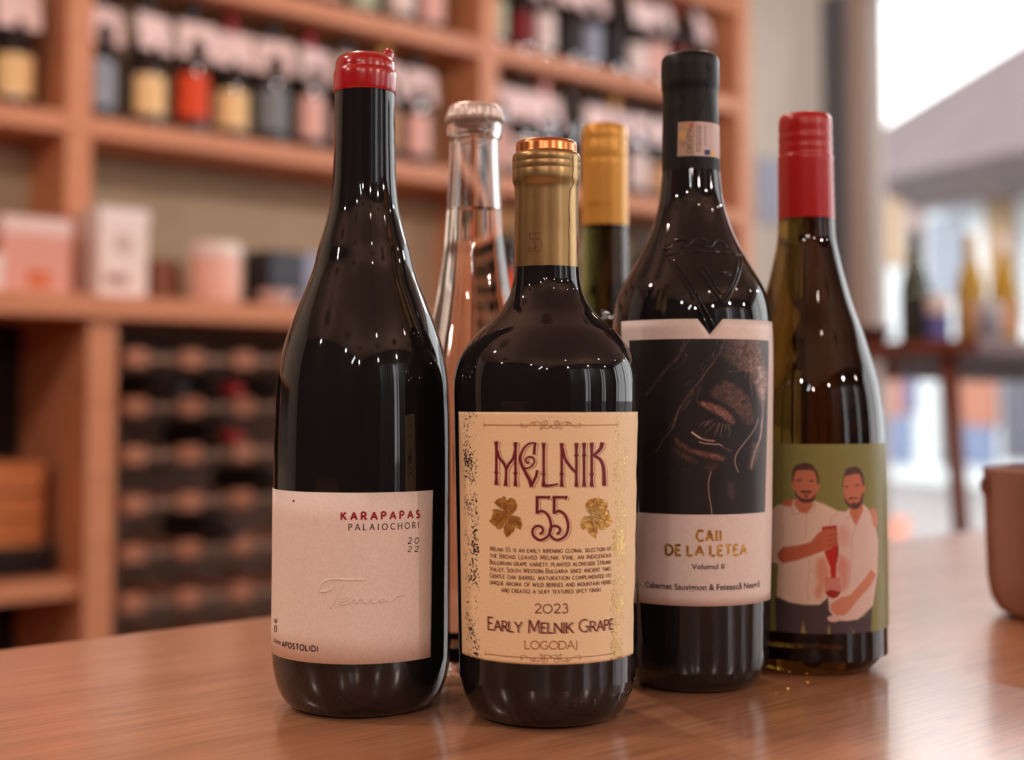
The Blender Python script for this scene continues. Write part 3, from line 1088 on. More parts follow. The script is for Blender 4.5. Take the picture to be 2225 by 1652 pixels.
d.build('maker_print', M_FOILDULL, mlab)
for (yc, xl, xr, flip) in ((924.5, 1053, 1340, 1), (1430.5, 1056, 1334, -1)):
    d = Decal(ML, 0.00044)
    zc = ML.on(1195, yc)[1]
    d.Rm = ML.R(zc) + d.off
    sL, sR, s0 = (ML.on(x, yc)[0] * d.Rm for x in (xl, xr, 1197))
    mm = 0.00021                      # metres per photo pixel on the label
    d.ribbon_sz([(sL, zc), (sR, zc)], 1.6 * mm)
    for sg in (-1, 1):
        E = sL if sg < 0 else sR
        d.ribbon_sz([(E, zc), (E + sg * 3 * mm, zc + 4 * mm)], 1.3 * mm)
        d.ribbon_sz([(E, zc), (E + sg * 2 * mm, zc - 5 * mm)], 1.3 * mm)
        X = lambda v: s0 + sg * v * mm
        Z = lambda v: zc + flip * v * mm
        d.ribbon_sz([(X(a), Z(b_)) for a, b_ in spiral(11, 4, 7, -90, 1.4, 1)], 1.2 * mm)
        d.ribbon_sz([(X(a), Z(b_)) for a, b_ in arc(31, -2, 13, 9, 20, 165, 14)], 1.2 * mm)
        d.ribbon_sz([(X(a), Z(b_)) for a, b_ in arc(9, 0, 11, 6, 190, 330, 12)], 1.2 * mm)
        d.ribbon_sz([(X(a), Z(b_)) for a, b_ in spiral(34, 3, 3.5, 0, 1.2)], 0.9 * mm)
        d.ribbon_sz([(X(a), Z(b_)) for a, b_ in spiral(20, -7, 3, 0, 1.2)], 0.9 * mm)
        d.ribbon_sz([(X(a), Z(b_)) for a, b_ in arc(55, 0, 8, 4, 180, 340, 10)], 1.0 * mm)
        d.ribbon_sz([(X(a), Z(b_)) for a, b_ in spiral(60, 3, 3, 180, 1.1)], 0.9 * mm)
    d.build('scroll_print', M_FOILDULL, mlab)
# raised capacity mark moulded in the glass
d = Decal(ML, 0.0002)
put_font(d, '75cl', 1205, 1262, 1537, 12, spacing=1.3)
put_font(d, '3', 1284, 1293, 1533, 13)
put_font(d, '70mm', 1321, 1367, 1521, 14, spacing=1.2, midx=1344)
o = d.build('moulded_mark', M_GLASS, ML.root)
so = o.modifiers.new('relief', 'SOLIDIFY')
so.thickness = 0.0003
so.offset = -1


# ============ painted print helper ===========================================
class Painter:
    """a small raster in photo-pixel coordinates, later stored as the printed label's colours"""
    def __init__(self, x0, y0, x1, y1, base, k=1):
        self.x0, self.y0, self.k = x0, y0, k
        self.W, self.H = int((x1 - x0) * k), int((y1 - y0) * k)
        self.im = np.zeros((self.H, self.W, 3))
        self.im[:] = base
        yy, xx = np.mgrid[0:self.H, 0:self.W]
        self.X = x0 + (xx + 0.5) / k
        self.Y = y0 + (yy + 0.5) / k

    def mask(self, poly, blur=0):
        m = np.zeros((self.H, self.W), bool)
        n = len(poly)
        for i in range(n):
            (xa, ya), (xb, yb) = poly[i], poly[(i + 1) % n]
            if ya == yb:
                continue
            c = ((ya > self.Y) != (yb > self.Y)) & (self.X < (xb - xa) * (self.Y - ya) / (yb - ya) + xa)
            m ^= c
        m = m.astype(float)
        return self.blur(m, blur)

    @staticmethod
    def blur(m, r):
        r = int(r)
        if r <= 0:
            return m
        for _ in range(2):
            for ax in (0, 1):
                p = np.pad(m, [(r + 1, r) if a == ax else (0, 0) for a in (0, 1)], mode='edge')
                c = np.cumsum(p, axis=ax)
                m = (c[2 * r + 1:, :] - c[:-2 * r - 1, :]) / (2 * r + 1) if ax == 0 else (c[:, 2 * r + 1:] - c[:, :-2 * r - 1]) / (2 * r + 1)
        return m

    def fill(self, poly, col, alpha=1.0, blur=0):
        m = (self.mask(poly, blur) * alpha)[..., None]
        self.im = self.im * (1 - m) + np.array(col) * m

    def line(self, pts, w, col, alpha=1.0, w2=None):
        pts = dense(pts, 1.0)
        n = len(pts)
        for i, (x, y) in enumerate(pts):
            r = (w if w2 is None else w + (w2 - w) * i / max(1, n - 1)) / 2
            xa, xb = int((x - r - 2 - self.x0) * self.k), int((x + r + 3 - self.x0) * self.k)
            ya, yb = int((y - r - 2 - self.y0) * self.k), int((y + r + 3 - self.y0) * self.k)
            xa, ya, xb, yb = max(xa, 0), max(ya, 0), min(xb, self.W), min(yb, self.H)
            if xa >= xb or ya >= yb:
                continue
            dd = np.hypot(self.X[ya:yb, xa:xb] - x, self.Y[ya:yb, xa:xb] - y)
            m = (np.clip(r + 0.5 - dd, 0, 1) * alpha * 0.75)[..., None]
            sub = self.im[ya:yb, xa:xb]
            self.im[ya:yb, xa:xb] = sub * (1 - m) + np.array(col) * m

    def sample(self, px, py):
        fx = np.clip((px - self.x0) * self.k - 0.5, 0, self.W - 1.001)
        fy = np.clip((py - self.y0) * self.k - 0.5, 0, self.H - 1.001)
        ix, iy = fx.astype(int), fy.astype(int)
        u, v = (fx - ix)[..., None], (fy - iy)[..., None]
        I = self.im
        return I[iy, ix] * (1 - u) * (1 - v) + I[iy, ix + 1] * u * (1 - v) + I[iy + 1, ix] * (1 - u) * v + I[iy + 1, ix + 1] * u * v


def print_patch(b, painter, z0, z1, tl0, tr0, tl1, tr1, off, name, parent, m, nt, nz):
    """a printed sheet on the bottle carrying the painter's colours per point"""
    v = np.linspace(0, 1, nz + 1)[:, None]
    u = np.linspace(0, 1, nt + 1)[None, :]
    tl, tr = tl0 + (tl1 - tl0) * v, tr0 + (tr1 - tr0) * v
    TH = tl + (tr - tl) * u
    Z = np.repeat(z0 + (z1 - z0) * v, nt + 1, axis=1)
    Rr = np.interp(Z, b.zs, b.rs) + off
    Xl = Rr * (np.cos(TH) * b.front[0] + np.sin(TH) * b.right[0])
    Yl = Rr * (np.cos(TH) * b.front[1] + np.sin(TH) * b.right[1])
    P = np.stack([Xl, Yl, Z], -1)
    Wd = P + np.array([b.ax, b.ay, 0])
    px, py = project(Wd)
    col = painter.sample(px, py)
    n = (nt + 1) * (nz + 1)
    i = np.arange(nz)[:, None] * (nt + 1) + np.arange(nt)[None, :]
    quads = np.stack([i, i + 1, i + nt + 2, i + nt + 1], -1).reshape(-1, 4)
    me = bpy.data.meshes.new('print')
    me.from_pydata(P.reshape(-1, 3).tolist(), [], quads.tolist())
    a = me.attributes.new('print', 'FLOAT_COLOR', 'POINT')
    a.data.foreach_set('color', np.concatenate([col.reshape(-1, 3), np.ones((n, 1))], 1).astype(np.float32).ravel())
    me.shade_smooth()
    return link(name, me, m, parent)


# ============ bottle 3: broad-shouldered bottle, horse-eye label ==============
CA = Bottle(1505, 900, 0.70, [(368, 61.5), (400, 64.5), (430, 68), (455, 73), (480, 80.5), (500, 87.5), (540, 105), (580, 127), (620, 150), (650, 161.5), (690, 169), (740, 171.5), (820, 171.5), (1115, 166), (1310, 160.5), (1430, 157)],
            'dark broad-shouldered wine bottle with black capsule and a horse eye label')
cpz = sorted(CA.prof, key=lambda t: t[1])
cb = cpz[0][0]
body = [(z, r) for r, z in [(cb - 0.011, 0.0004), (cb - 0.0070, 0.0022), (cb - 0.0038, 0.0060), (cb - 0.0018, 0.0120)] + cpz]
pr = [(r, z) for z, r in catmull(body, 4)]
cglass = link('glass_body', lathe_mesh([(0.010, 0.012), (cb - 0.021, 0.004), (cb - 0.014, 0.0)] + pr, 144), M_GLASS, CA.root)
CA.zs = np.array([p[1] for p in pr]); CA.rs = np.array([p[0] for p in pr])
ccp = [CA.rz(a, b_) for a, b_ in ((378, 62.2), (360, 62.4), (330, 61.8), (260, 60.6), (215, 60.0), (203, 60.2), (196, 61.5), (190, 62.8), (180, 63.0), (150, 63.0), (136, 62.6), (129, 61), (124, 57), (121, 50), (119.5, 40))]
cbm_ = lathe_mesh([(ccp[0][0] - 0.0006, ccp[0][1])] + ccp, 96, closed_bottom=False, sharp=50)
ccap = link('capsule', cbm_, M_BLACKCAP, CA.root)
CC = Bottle.__new__(Bottle)
CC.__dict__.update(CA.__dict__)
q_ = sorted((z, r) for r, z in ccp)
CC.zs = np.array([a for a, _ in q_]); CC.rs = np.array([b_ for _, b_ in q_])
c1 = crop((1340, 90), 4.03)
for st, w in (([(810, 370), (795, 430), (770, 510), (755, 580), (730, 612)], 0.0003), ([(700, 585), (680, 640), (683, 695)], 0.00022), ([(790, 180), (800, 220), (825, 260)], 0.0003), ([(620, 430), (590, 470), (575, 510)], 0.0002), ([(560, 570), (520, 600)], 0.0002)):
    P3 = [CC.local(*CC.on(*p), 0.00002) for p in dense(c1(st), 3)]
    link('capsule_crease', tube_mesh(P3, w, 6), M_BLACKCAP, ccap)
# tax sticker on the capsule
cE = crop((1460, 250), 15.02)
pt = Painter(1465, 255, 1572, 352, rgb(214, 196, 190), 2)
pt.fill(cE([(150, 150), (750, 150), (730, 1400), (150, 1400)]), rgb(176, 150, 128))
pt.fill(cE([(220, 560), (330, 480), (460, 520), (470, 700), (380, 800), (260, 740)]), rgb(206, 166, 104), 0.9, 2)
pt.fill(cE([(380, 300), (520, 250), (600, 330), (520, 420), (400, 430)]), rgb(200, 150, 96), 0.9, 2)
pt.fill(cE([(540, 260), (720, 260), (720, 400), (560, 480)]), rgb(170, 92, 76), 0.8, 2)
pt.fill(cE([(260, 820), (460, 880), (400, 1100), (260, 1000)]), rgb(150, 112, 100), 0.6, 3)
ink = rgb(56, 48, 58)
for a in (arc(560, 1170, 75, 75, 0, 360, 24), [(490, 1060), (640, 1060), (490, 960), (640, 960)], [(490, 900), (640, 830), (490, 770)], [(490, 720), (640, 720)], [(490, 720), (500, 620), (580, 620), (580, 720)], [(490, 570), (640, 520), (490, 450)]):
    pt.line(cE(a), 1.6, ink)
for cx, y0, y1 in ((820, 300, 1220), (920, 340, 1200)):
    for y in np.arange(y0, y1, 52):
        pt.line(cE([(cx - 30, y), (cx - 30 + 60 * random.random(), y + 14)]), 2.0, ink, 0.8)
        pt.line(cE([(cx + 10, y + 10), (cx + 30, y + 34)]), 1.4, ink, 0.8)
for y in np.arange(330, 1000, 60):
    pt.line(cE([(1060, y), (1120, y)]), 1.5, rgb(110, 100, 96), 0.8)
    pt.line(cE([(1060, y), (1060 + 60 * random.random(), y + 40)]), 1.2, rgb(110, 100, 96), 0.7)
pt.fill(cE([(1060, 1130), (1250, 1140), (1250, 1310), (1060, 1300)]), rgb(44, 46, 120))
pt.fill(cE([(1290, 1170), (1400, 1180), (1400, 1360), (1290, 1340)]), rgb(232, 190, 60))
sz1, sz0 = CC.on(1505, 264)[1], CC.on(1505, 338.5)[1]
print_patch(CC, pt, sz0, sz1, CC.on(1471.5, 338)[0], CC.on(1564.2, 345)[0], CC.on(1473.5, 266)[0], CC.on(1564.4, 270)[0], 0.00025, 'tax_sticker', ccap, M_PRINT, 170, 120)
# emblem moulded in the glass
c2 = crop((1310, 440), 4.86)
EMB = [[(620, 488), (690, 490), (735, 430), (790, 400), (840, 395), (885, 412)], [(810, 452), (860, 470), (905, 455), (965, 395), (1030, 380), (1095, 415)], [(1010, 440), (1060, 465), (1140, 470), (1185, 410), (1230, 400), (1310, 472)],
       [(660, 562), (820, 530), (960, 516), (1150, 516), (1300, 527), (1442, 556)], [(668, 590), (830, 800), (960, 1020), (1040, 1180), (1095, 1310), (1130, 1388)], [(750, 612), (900, 812), (1010, 1000), (1100, 1170), (1178, 1318)],
       [(992, 678), (1090, 812), (1180, 950), (1252, 1042), (1300, 1040), (1370, 920), (1430, 780), (1460, 640), (1448, 560)], [(1082, 690), (1170, 842), (1235, 950), (1265, 988), (1298, 978), (1380, 830), (1418, 690), (1424, 590)],
       [(990, 676), (1085, 682)], [(1252, 735), (1346, 746), (1300, 782), (1252, 735)]]
eb = bmesh.new()
for st in EMB:
    pts = dense(catmull(c2(st), 3) if len(st) > 3 else c2(st), 4)
    me = tube_mesh([CA.local(*CA.on(*p, 0.0), -0.0002) for p in pts], 0.0008, 8)
    eb.from_mesh(me)
    bpy.data.meshes.remove(me)
link('moulded_emblem', bm_mesh(eb, True), M_GLASS, cglass)
# label sheet with the V notch in its upper edge
cz1, cz0 = CA.z_at(693), CA.z_at(1318)
tn = [CA.on(x, y) for x, y in ((1515.8, 693), (1542, 727), (1570, 693))]


def notch(th, z1):
    (ta, za), (tb, zb), (tc, zc) = tn
    if ta < th < tb:
        return z1 + (zb - z1) * (th - ta) / (tb - ta)
    if tb <= th < tc:
        return zb + (z1 - zb) * (th - tb) / (tc - tb)
    return z1


tl_top, tl_bot = CA.on(1350, 699)[0], CA.on(1388, 1306)[0]
clab = patch(CA, cz0, cz1, tl_bot, 1.38, tl_top, 1.40, 0.0003, M_PAPER2, 'label', CA.root, 150, 30, cut=notch)
# the photograph on the label: an eye of a dark horse, hairs and fur
hp = Painter(1350, 725, 1690, 1130, rgb(34, 32, 33), 2)
cH = crop((1380, 730), 7.417)
cH2 = lambda pts: cH([(x, y + 1335) for x, y in pts])
sp = rng.rand(hp.H, hp.W)
sp2 = Painter.blur(rng.rand(hp.H, hp.W), 1)
sp2 = (sp2 - sp2.min()) / (sp2.max() - sp2.min())
sp3 = Painter.blur(rng.rand(hp.H, hp.W), 5)
sp3 = np.clip((sp3 - sp3.mean()) / (3 * sp3.std()) + 0.5, 0, 1)
sh = rng.rand(hp.H, hp.W)
sh = (sh + np.roll(sh, (1, -1), (0, 1)) + np.roll(sh, (2, -2), (0, 1)) + np.roll(sh, (3, -3), (0, 1))) / 4
sh = np.clip((sh - 0.42) * 3.6, 0, 1)
speck = np.clip(0.12 + 0.62 * sh + 0.5 * np.clip((sp2 - 0.45) * 3, 0, 1), 0, 1) * (0.35 + 0.65 * sp3)


def fur(poly, col, val, blur=8, grad=None):
    m = hp.mask(poly, blur)
    if grad is not None:
        m = m * grad
    a = (m * speck * val)[..., None]
    hp.im = hp.im * (1 - a) + np.array(col) * a


PK = rgb(222, 184, 174)
# soft grey side on the right
gx = np.clip((hp.X - 1636) / 34, 0, 1)
gx = gx * gx * (0.5 + 0.5 * np.clip((hp.Y - 800) / 260, 0, 1))
hp.im = hp.im * (1 - 0.42 * gx[..., None]) + np.array(rgb(150, 140, 138)) * 0.42 * gx[..., None]
fur(cH([(1450, 20), (2040, 20), (2040, 300), (2130, 650), (2100, 950), (2050, 1120), (1950, 850), (1850, 600), (1600, 480), (1390, 330), (1390, 180)]), PK, 0.95, 9, np.clip((hp.X - 1560) / 90, 0.15, 1))
fur(cH([(1960, 480), (2080, 500), (2120, 750), (2090, 980), (2050, 1130), (2030, 950), (1960, 800)]), rgb(232, 212, 206), 1.0, 5)
fur(cH([(1200, 940), (1300, 820), (1450, 720), (1700, 850), (1850, 1050), (1920, 1380), (1800, 1430), (1640, 1240), (1400, 1060)]), rgb(170, 128, 116), 0.75, 8)
fur(cH([(1060, 1060), (1200, 1080), (1400, 1150), (1550, 1270), (1615, 1390), (1560, 1430), (1380, 1290), (1180, 1190), (1060, 1110)]), rgb(226, 160, 144), 1.0, 4)
fur(cH2([(620, 260), (720, 370), (900, 500), (1100, 535), (1250, 555), (1450, 620), (1420, 690), (1250, 650), (1050, 600), (850, 520), (680, 420)]), rgb(196, 138, 120), 0.85, 5)
fur(cH2([(600, 420), (700, 520), (850, 590), (1020, 690), (960, 720), (780, 640), (640, 540)]), rgb(170, 120, 105), 0.6, 6)
fur(cH2([(1100, 700), (1350, 720), (1300, 860), (1130, 860)]), rgb(120, 92, 84), 0.5, 8)
fur(cH2([(1500, 1030), (1600, 1030), (1600, 1280), (1520, 1280)]), rgb(150, 116, 110), 0.5, 6)
fur(cH2([(1900, 380), (2010, 420), (1960, 700), (1840, 860), (1860, 640)]), rgb(190, 160, 154), 0.6, 8)
hp.fill(cH([(1090, 930), (1250, 1030), (1500, 1110), (1680, 1290), (1640, 1320), (1450, 1150), (1240, 1070)]), rgb(30, 27, 27), 0.8, 5)
H1 = rgb(186, 150, 138)
H2 = rgb(120, 98, 92)
def hairline(pts, w, c_, a_):
    """one stroke of the picture: thin, broken and doubled where it is a lock of hair"""
    pts = dense(catmull(pts, 4), 1.5)
    if w >= 1.65:
        hp.line(pts, w * 0.85, c_, a_)
        return
    for n_ in range(3 if w > 1.15 else 1):
        ox, oy, ph = rng.normal(0, 1.4) * (n_ > 0), rng.normal(0, 1.0) * (n_ > 0), rng.rand() * 6
        run = []
        for i_, p_ in enumerate(pts):
            if math.sin(i_ * 0.21 + ph) + 0.6 * math.sin(i_ * 0.57 + 2 * ph) > -0.9:
                run.append((p_[0] + ox, p_[1] + oy))
            elif len(run) > 1:
                hp.line(run, 0.55, c_, a_ * (0.75 if n_ == 0 else 0.45), 0.45)
                run = []
            else:
                run = []
        if len(run) > 1:
            hp.line(run, 0.55, c_, a_ * (0.75 if n_ == 0 else 0.45), 0.45)


for pts, w, c_, a_ in [
    ([(770, 30), (775, 170), (700, 320), (560, 480), (480, 560), (300, 800), (165, 970)], 1.3, H1, 0.7), ([(900, 30), (800, 160), (740, 250)], 1.2, H1, 0.7), ([(720, 330), (620, 440)], 1.2, H1, 0.7), ([(820, 340), (800, 400), (720, 470), (590, 570)], 1.1, H1, 0.6),
    ([(810, 285), (845, 325)], 1.4, H1, 0.8), ([(520, 480), (300, 570), (160, 630)], 1.0, H2, 0.5), ([(220, 150), (130, 260)], 1.0, H2, 0.6), ([(1440, 50), (1400, 170), (1340, 320), (1260, 430), (1110, 620), (1060, 720), (980, 800), (900, 900), (800, 1050), (700, 1200), (650, 1330), (600, 1480)], 1.5, H1, 0.75),
    ([(1330, 60), (1260, 300), (1190, 380), (1100, 560), (1060, 650)], 1.1, H1, 0.6), ([(1250, 270), (1265, 410), (1180, 540), (1080, 680)], 1.1, H1, 0.7), ([(1130, 390), (1065, 500), (1100, 550)], 1.1, H1, 0.6),
    ([(940, 700), (830, 780), (770, 810)], 1.1, H1, 0.6), ([(1050, 780), (1000, 950), (1010, 1080), (1040, 1130)], 1.2, H1, 0.6), ([(950, 850), (880, 1050), (780, 1180), (700, 1250), (640, 1380)], 1.3, H1, 0.7), ([(880, 930), (760, 1100), (680, 1250), (560, 1480)], 1.2, H2, 0.9),
    ([(1590, 40), (1540, 120)], 1.1, H1, 0.8), ([(1880, 330), (1860, 600), (1855, 760), (1885, 900), (1875, 970)], 1.4, rgb(205, 175, 166), 0.8), ([(1830, 460), (1775, 690)], 1.2, H1, 0.7), ([(1520, 575), (1650, 570), (1750, 510)], 1.2, H1, 0.6), ([(1580, 480), (1690, 435), (1800, 470)], 1.1, H1, 0.6),
    ([(1750, 340), (1870, 420), (1960, 440)], 1.1, H1, 0.6), ([(2060, 1080), (2055, 1300), (2030, 1480)], 2.5, rgb(190, 172, 168), 0.6)]:
    hairline(cH(pts), w, c_, a_)
for pts, w, c_, a_ in [
    ([(660, 0), (620, 120), (540, 240), (450, 350), (380, 470), (340, 540)], 1.6, H1, 0.75), ([(600, 60), (500, 210), (420, 350)], 1.1, H2, 0.9), ([(385, 460), (270, 550), (160, 640), (125, 740)], 1.1, H2, 0.9), ([(430, 300), (340, 315)], 1.0, H2, 0.6),
    ([(640, 825), (590, 870), (555, 915)], 1.1, H2, 0.8), ([(700, 838), (890, 815)], 1.0, H2, 0.6), ([(1225, 850), (1195, 960), (1182, 1060), (1195, 1250), (1225, 1420), (1240, 1570)], 1.7, rgb(200, 172, 164), 0.85),
    ([(1985, 0), (1940, 140), (1850, 280), (1730, 430), (1650, 540), (1612, 640), (1620, 760), (1665, 860)], 1.7, rgb(196, 170, 164), 0.85), ([(2050, 0), (2030, 230), (2005, 350), (1960, 450)], 3.0, rgb(200, 180, 176), 0.8), ([(2005, 350), (1960, 460), (1900, 640), (1870, 800)], 4.0, rgb(170, 148, 144), 0.4),
    ([(915, 220), (990, 275), (1060, 318)], 3.8, rgb(232, 196, 184), 0.9), ([(1060, 318), (1150, 345), (1280, 360)], 3.2, rgb(200, 160, 148), 0.6), ([(1030, 373), (1110, 398), (1200, 405), (1290, 415), (1350, 412), (1400, 440)], 1.8, rgb(226, 190, 176), 0.85), ([(1400, 440), (1480, 490), (1550, 525)], 1.5, H1, 0.8)]:
    hairline(cH2(pts), w, c_, a_)
for pts in [[(1130, 40), (1040, 110)], [(1200, 20), (1100, 130)], [(1250, 20), (1160, 110)], [(1280, 70), (1190, 190)], [(1160, 190), (1120, 245)], [(1350, 70), (1265, 290)], [(1370, 80), (1305, 250)], [(1415, 80), (1385, 200), (1375, 305)], [(1465, 90), (1450, 180)], [(1500, 100), (1530, 210), (1510, 290)], [(1180, 60), (1110, 135)]]:
    hp.line(cH2(pts), 1.0, rgb(206, 170, 158), 0.75, 0.5)
pz1, pz0 = CA.z_at(736.5), CA.z_at(1118.5)
ptl = CA.on(1367, 742)[0]
pbl = CA.on(1388.5, 1112)[0]
ptr, pbr = CA.on(1670, 745)[0], CA.on(1662, 1113)[0]
print_patch(CA, hp, pz0, pz1, pbl, pbr, ptl, ptr, 0.00038, 'horse_picture', clab, M_PRINT, 330, 400)
d = Decal(CA, 0.00040)
put_text(d, 'CAII', 1514, 1567, 1176, 23, wt=0.25, gap=0.30)
put_text(d, 'DE LA LETEA', 1447, 1622, 1208, 22, wt=0.25, gap=0.32, space=0.40)
d.build('name_print', M_FOIL, clab)
d = Decal(CA, 0.00040)
put_font(d, 'Volumul II', 1503, 1573.5, 1237, 11.5, bold=0.016)
put_font(d, 'Cabernet Sauvignon & Fetească Neagră', 1402.5, 1650, 1283, 13.5, bold=0.018)
d.build('small_print', M_DARKINK, clab)

# ============ bottle 4: red screw cap, green label ============================
RB = Bottle(1757, 900, 0.745, [(478, 59), (520, 61), (560, 68.5), (604, 78.5), (640, 88), (677, 99), (725, 115.5), (774, 129.5), (822, 142.5), (870, 151), (943, 156.5), (1060, 158), (1380, 157), (1400, 156.5)],
            'amber-glass wine bottle with red screw cap and green label of two men pouring wine')
rp = sorted(RB.prof, key=lambda t: t[1])
rb_ = rp[0][0]
body = [(z, r) for r, z in [(rb_ - 0.011, 0.0004), (rb_ - 0.0065, 0.0025), (rb_ - 0.0030, 0.0075), (rb_ - 0.0010, 0.015)] + rp]
pr = [(r, z) for z, r in catmull(body, 4)]
link('glass_body', lathe_mesh([(0.010, 0.010), (rb_ - 0.020, 0.003), (rb_ - 0.014, 0.0)] + pr, 128), M_AMBER, RB.root)
RB.zs = np.array([p[1] for p in pr]); RB.rs = np.array([p[0] for p in pr])
# the dark wine column shows through the lower glass
rc = [(475, 58.8), (470, 59.4), (350, 58), (343, 58.6), (339, 57.6), (334, 55.6), (328, 56.8), (318, 57), (312, 55.4), (306, 56.8), (296, 56.8), (290, 55.2), (284, 56.4), (262, 56), (254, 54), (249, 50), (247, 42)]
rcp = [RB.rz(a + 3, b_) for a, b_ in rc]
link('screw_cap', lathe_mesh([(rcp[0][0] - 0.0006, rcp[0][1])] + rcp, 96, closed_bottom=False, sharp=60), M_REDCAP, RB.root)
gp = Painter(1640, 950, 1935, 1395, rgb(132, 132, 74), 1)
cA = crop((1660, 990), 8.26)
cB = crop((1660, 1170), 7.508)
c7 = crop((1640, 950), 3.117)
SH1, SH2, SKIN, SKIN2, HAIR, TRO = rgb(226, 204, 184), rgb(222, 200, 190), rgb(196, 122, 92), rgb(206, 138, 110), rgb(78, 46, 45), rgb(74, 62, 66)
gp.fill(cB([(178, 945), (420, 1050), (680, 1100), (920, 1090), (1040, 970), (1085, 1200), (1300, 1330), (1640, 1280), (1765, 1120), (1745, 1530), (1450, 1600), (1000, 1610), (600, 1590), (200, 1540)]), TRO)
for t in ([(640, 1345), (690, 1600), (590, 1600)], [(1060, 1380), (1085, 1600), (1030, 1600)], [(1455, 1480), (1480, 1590), (1430, 1590)]):
    gp.fill(cB(t), rgb(150, 136, 88))
gp.fill(cA([(300, 870), (400, 790), (500, 810), (520, 930), (420, 920)]), rgb(196, 106, 84))
gp.fill(c7([(108, 560), (118, 490), (160, 456), (250, 475), (262, 420), (345, 520), (405, 430), (470, 455), (560, 500), (640, 512), (610, 700), (520, 1060), (440, 1136), (340, 1136), (240, 1120), (148, 1080), (160, 860), (115, 850), (100, 780), (102, 660)]), SH1)
gp.fill(c7([(502, 600), (520, 545), (560, 518), (620, 505), (640, 480), (690, 590), (738, 455), (770, 490), (810, 570), (836, 700), (832, 920), (800, 1140), (700, 1235), (620, 1246), (560, 1240), (505, 1180), (496, 1080), (520, 900), (500, 700)]), SH2)
gp.fill(cA([(1890, 980), (1940, 940), (2000, 960), (2040, 1080), (2040, 1270), (1960, 1270), (1930, 1100)]), SKIN2)
for nk in ([(560, 770), (870, 820), (885, 900), (770, 1045), (650, 1030), (540, 890)], [(1530, 930), (1780, 870), (1775, 1000), (1650, 1280), (1540, 1060)]):
    gp.fill(cA(nk), SKIN)
gp.fill(cA([(530, 480), (540, 360), (570, 290), (610, 256), (740, 262), (870, 256), (915, 300), (945, 400), (955, 520), (1012, 510), (1000, 590), (960, 660), (930, 740), (850, 810), (760, 840), (680, 820), (600, 740), (550, 640), (510, 600), (488, 540), (500, 500)]), SKIN)
gp.fill(cA([(1425, 520), (1440, 400), (1470, 365), (1620, 330), (1710, 325), (1750, 420), (1775, 540), (1825, 560), (1820, 620), (1780, 670), (1760, 800), (1700, 900), (1620, 950), (1540, 910), (1450, 780), (1430, 650)]), SKIN)
for hr in ([(505, 500), (500, 400), (510, 280), (540, 200), (620, 155), (720, 130), (800, 140), (880, 175), (930, 250), (970, 330), (990, 430), (990, 510), (960, 530), (945, 400), (900, 290), (850, 262), (740, 268), (600, 262), (560, 300), (535, 380), (530, 480)],
           [(1405, 560), (1415, 450), (1440, 330), (1470, 240), (1560, 205), (1650, 200), (1720, 230), (1770, 320), (1795, 430), (1800, 540), (1775, 555), (1750, 430), (1710, 330), (1620, 330), (1530, 355), (1450, 375), (1425, 470), (1425, 560)],
           [(540, 620), (560, 720), (620, 800), (700, 850), (780, 855), (860, 830), (910, 780), (950, 660), (900, 715), (850, 770), (760, 782), (680, 770), (610, 720), (560, 640)],
           [(640, 655), (690, 625), (760, 632), (820, 628), (880, 658), (830, 680), (770, 665), (700, 678)], [(725, 718), (755, 710), (792, 720), (775, 762), (740, 762)],
           [(1435, 740), (1460, 850), (1540, 940), (1640, 975), (1720, 930), (1770, 830), (1795, 650), (1760, 690), (1720, 820), (1660, 860), (1610, 835), (1560, 880), (1500, 830)],
           [(1500, 795), (1560, 750), (1700, 752), (1705, 780), (1610, 776), (1540, 802)],
           [(560, 455), (620, 425), (705, 452), (640, 465)], [(790, 462), (860, 435), (915, 464), (850, 478)], [(1445, 562), (1490, 540), (1530, 572), (1490, 582)], [(1610, 553), (1680, 510), (1725, 525), (1660, 552)]):
    gp.fill(cA(hr), HAIR, 0.95)
gp.fill(cA([(690, 682), (840, 680), (790, 712), (740, 708)]), rgb(172, 90, 72), 0.8)
# wine stains, bottle, glass, arms
gp.fill(cB([(860, 330), (1000, 290), (1080, 600), (1000, 760), (930, 1000), (850, 990), (810, 860), (880, 740), (830, 560)]), rgb(206, 116, 92), 0.7, 4)
gp.fill(cB([(1220, 250), (1330, 300), (1395, 400), (1370, 800), (1260, 900), (1230, 650), (1180, 480)]), rgb(206, 116, 96), 0.7, 4)
gp.fill(cA([(1320, 1280), (1460, 1240), (1540, 1400), (1540, 1640), (1340, 1640)]), rgb(204, 132, 108), 0.5, 6)
gp.fill(cA([(1040, 1280), (1300, 1252), (1320, 1420), (1335, 1660), (1050, 1660)]), rgb(166, 34, 34))
gp.fill(cB([(978, 215), (1212, 110), (1218, 260), (1182, 420), (1178, 650), (1090, 652), (1080, 480), (1030, 350)]), rgb(186, 34, 34))
gp.fill(cB([(1180, 110), (1218, 100), (1218, 260), (1182, 420), (1150, 430), (1175, 280)]), rgb(140, 34, 30), 0.8)
gp.fill(cB([(1010, 640), (1230, 640), (1262, 860), (1200, 960), (1120, 985), (1040, 950), (988, 870)]), rgb(196, 96, 82), 0.7)
gp.fill(cB([(1000, 880), (1090, 840), (1260, 872), (1200, 962), (1120, 985), (1040, 952)]), rgb(160, 32, 34))
gp.fill(c7([(150, 790), (190, 745), (290, 735), (380, 710), (430, 650), (480, 620), (545, 618), (562, 660), (562, 730), (520, 750), (460, 775), (370, 808), (280, 838), (190, 856), (160, 830)]), rgb(188, 104, 74))
for y in (655, 690, 722):
    gp.line(c7([(500, y + 16), (520, y + 6), (555, y - 4)]), 2.4, rgb(150, 50, 40), 0.8)
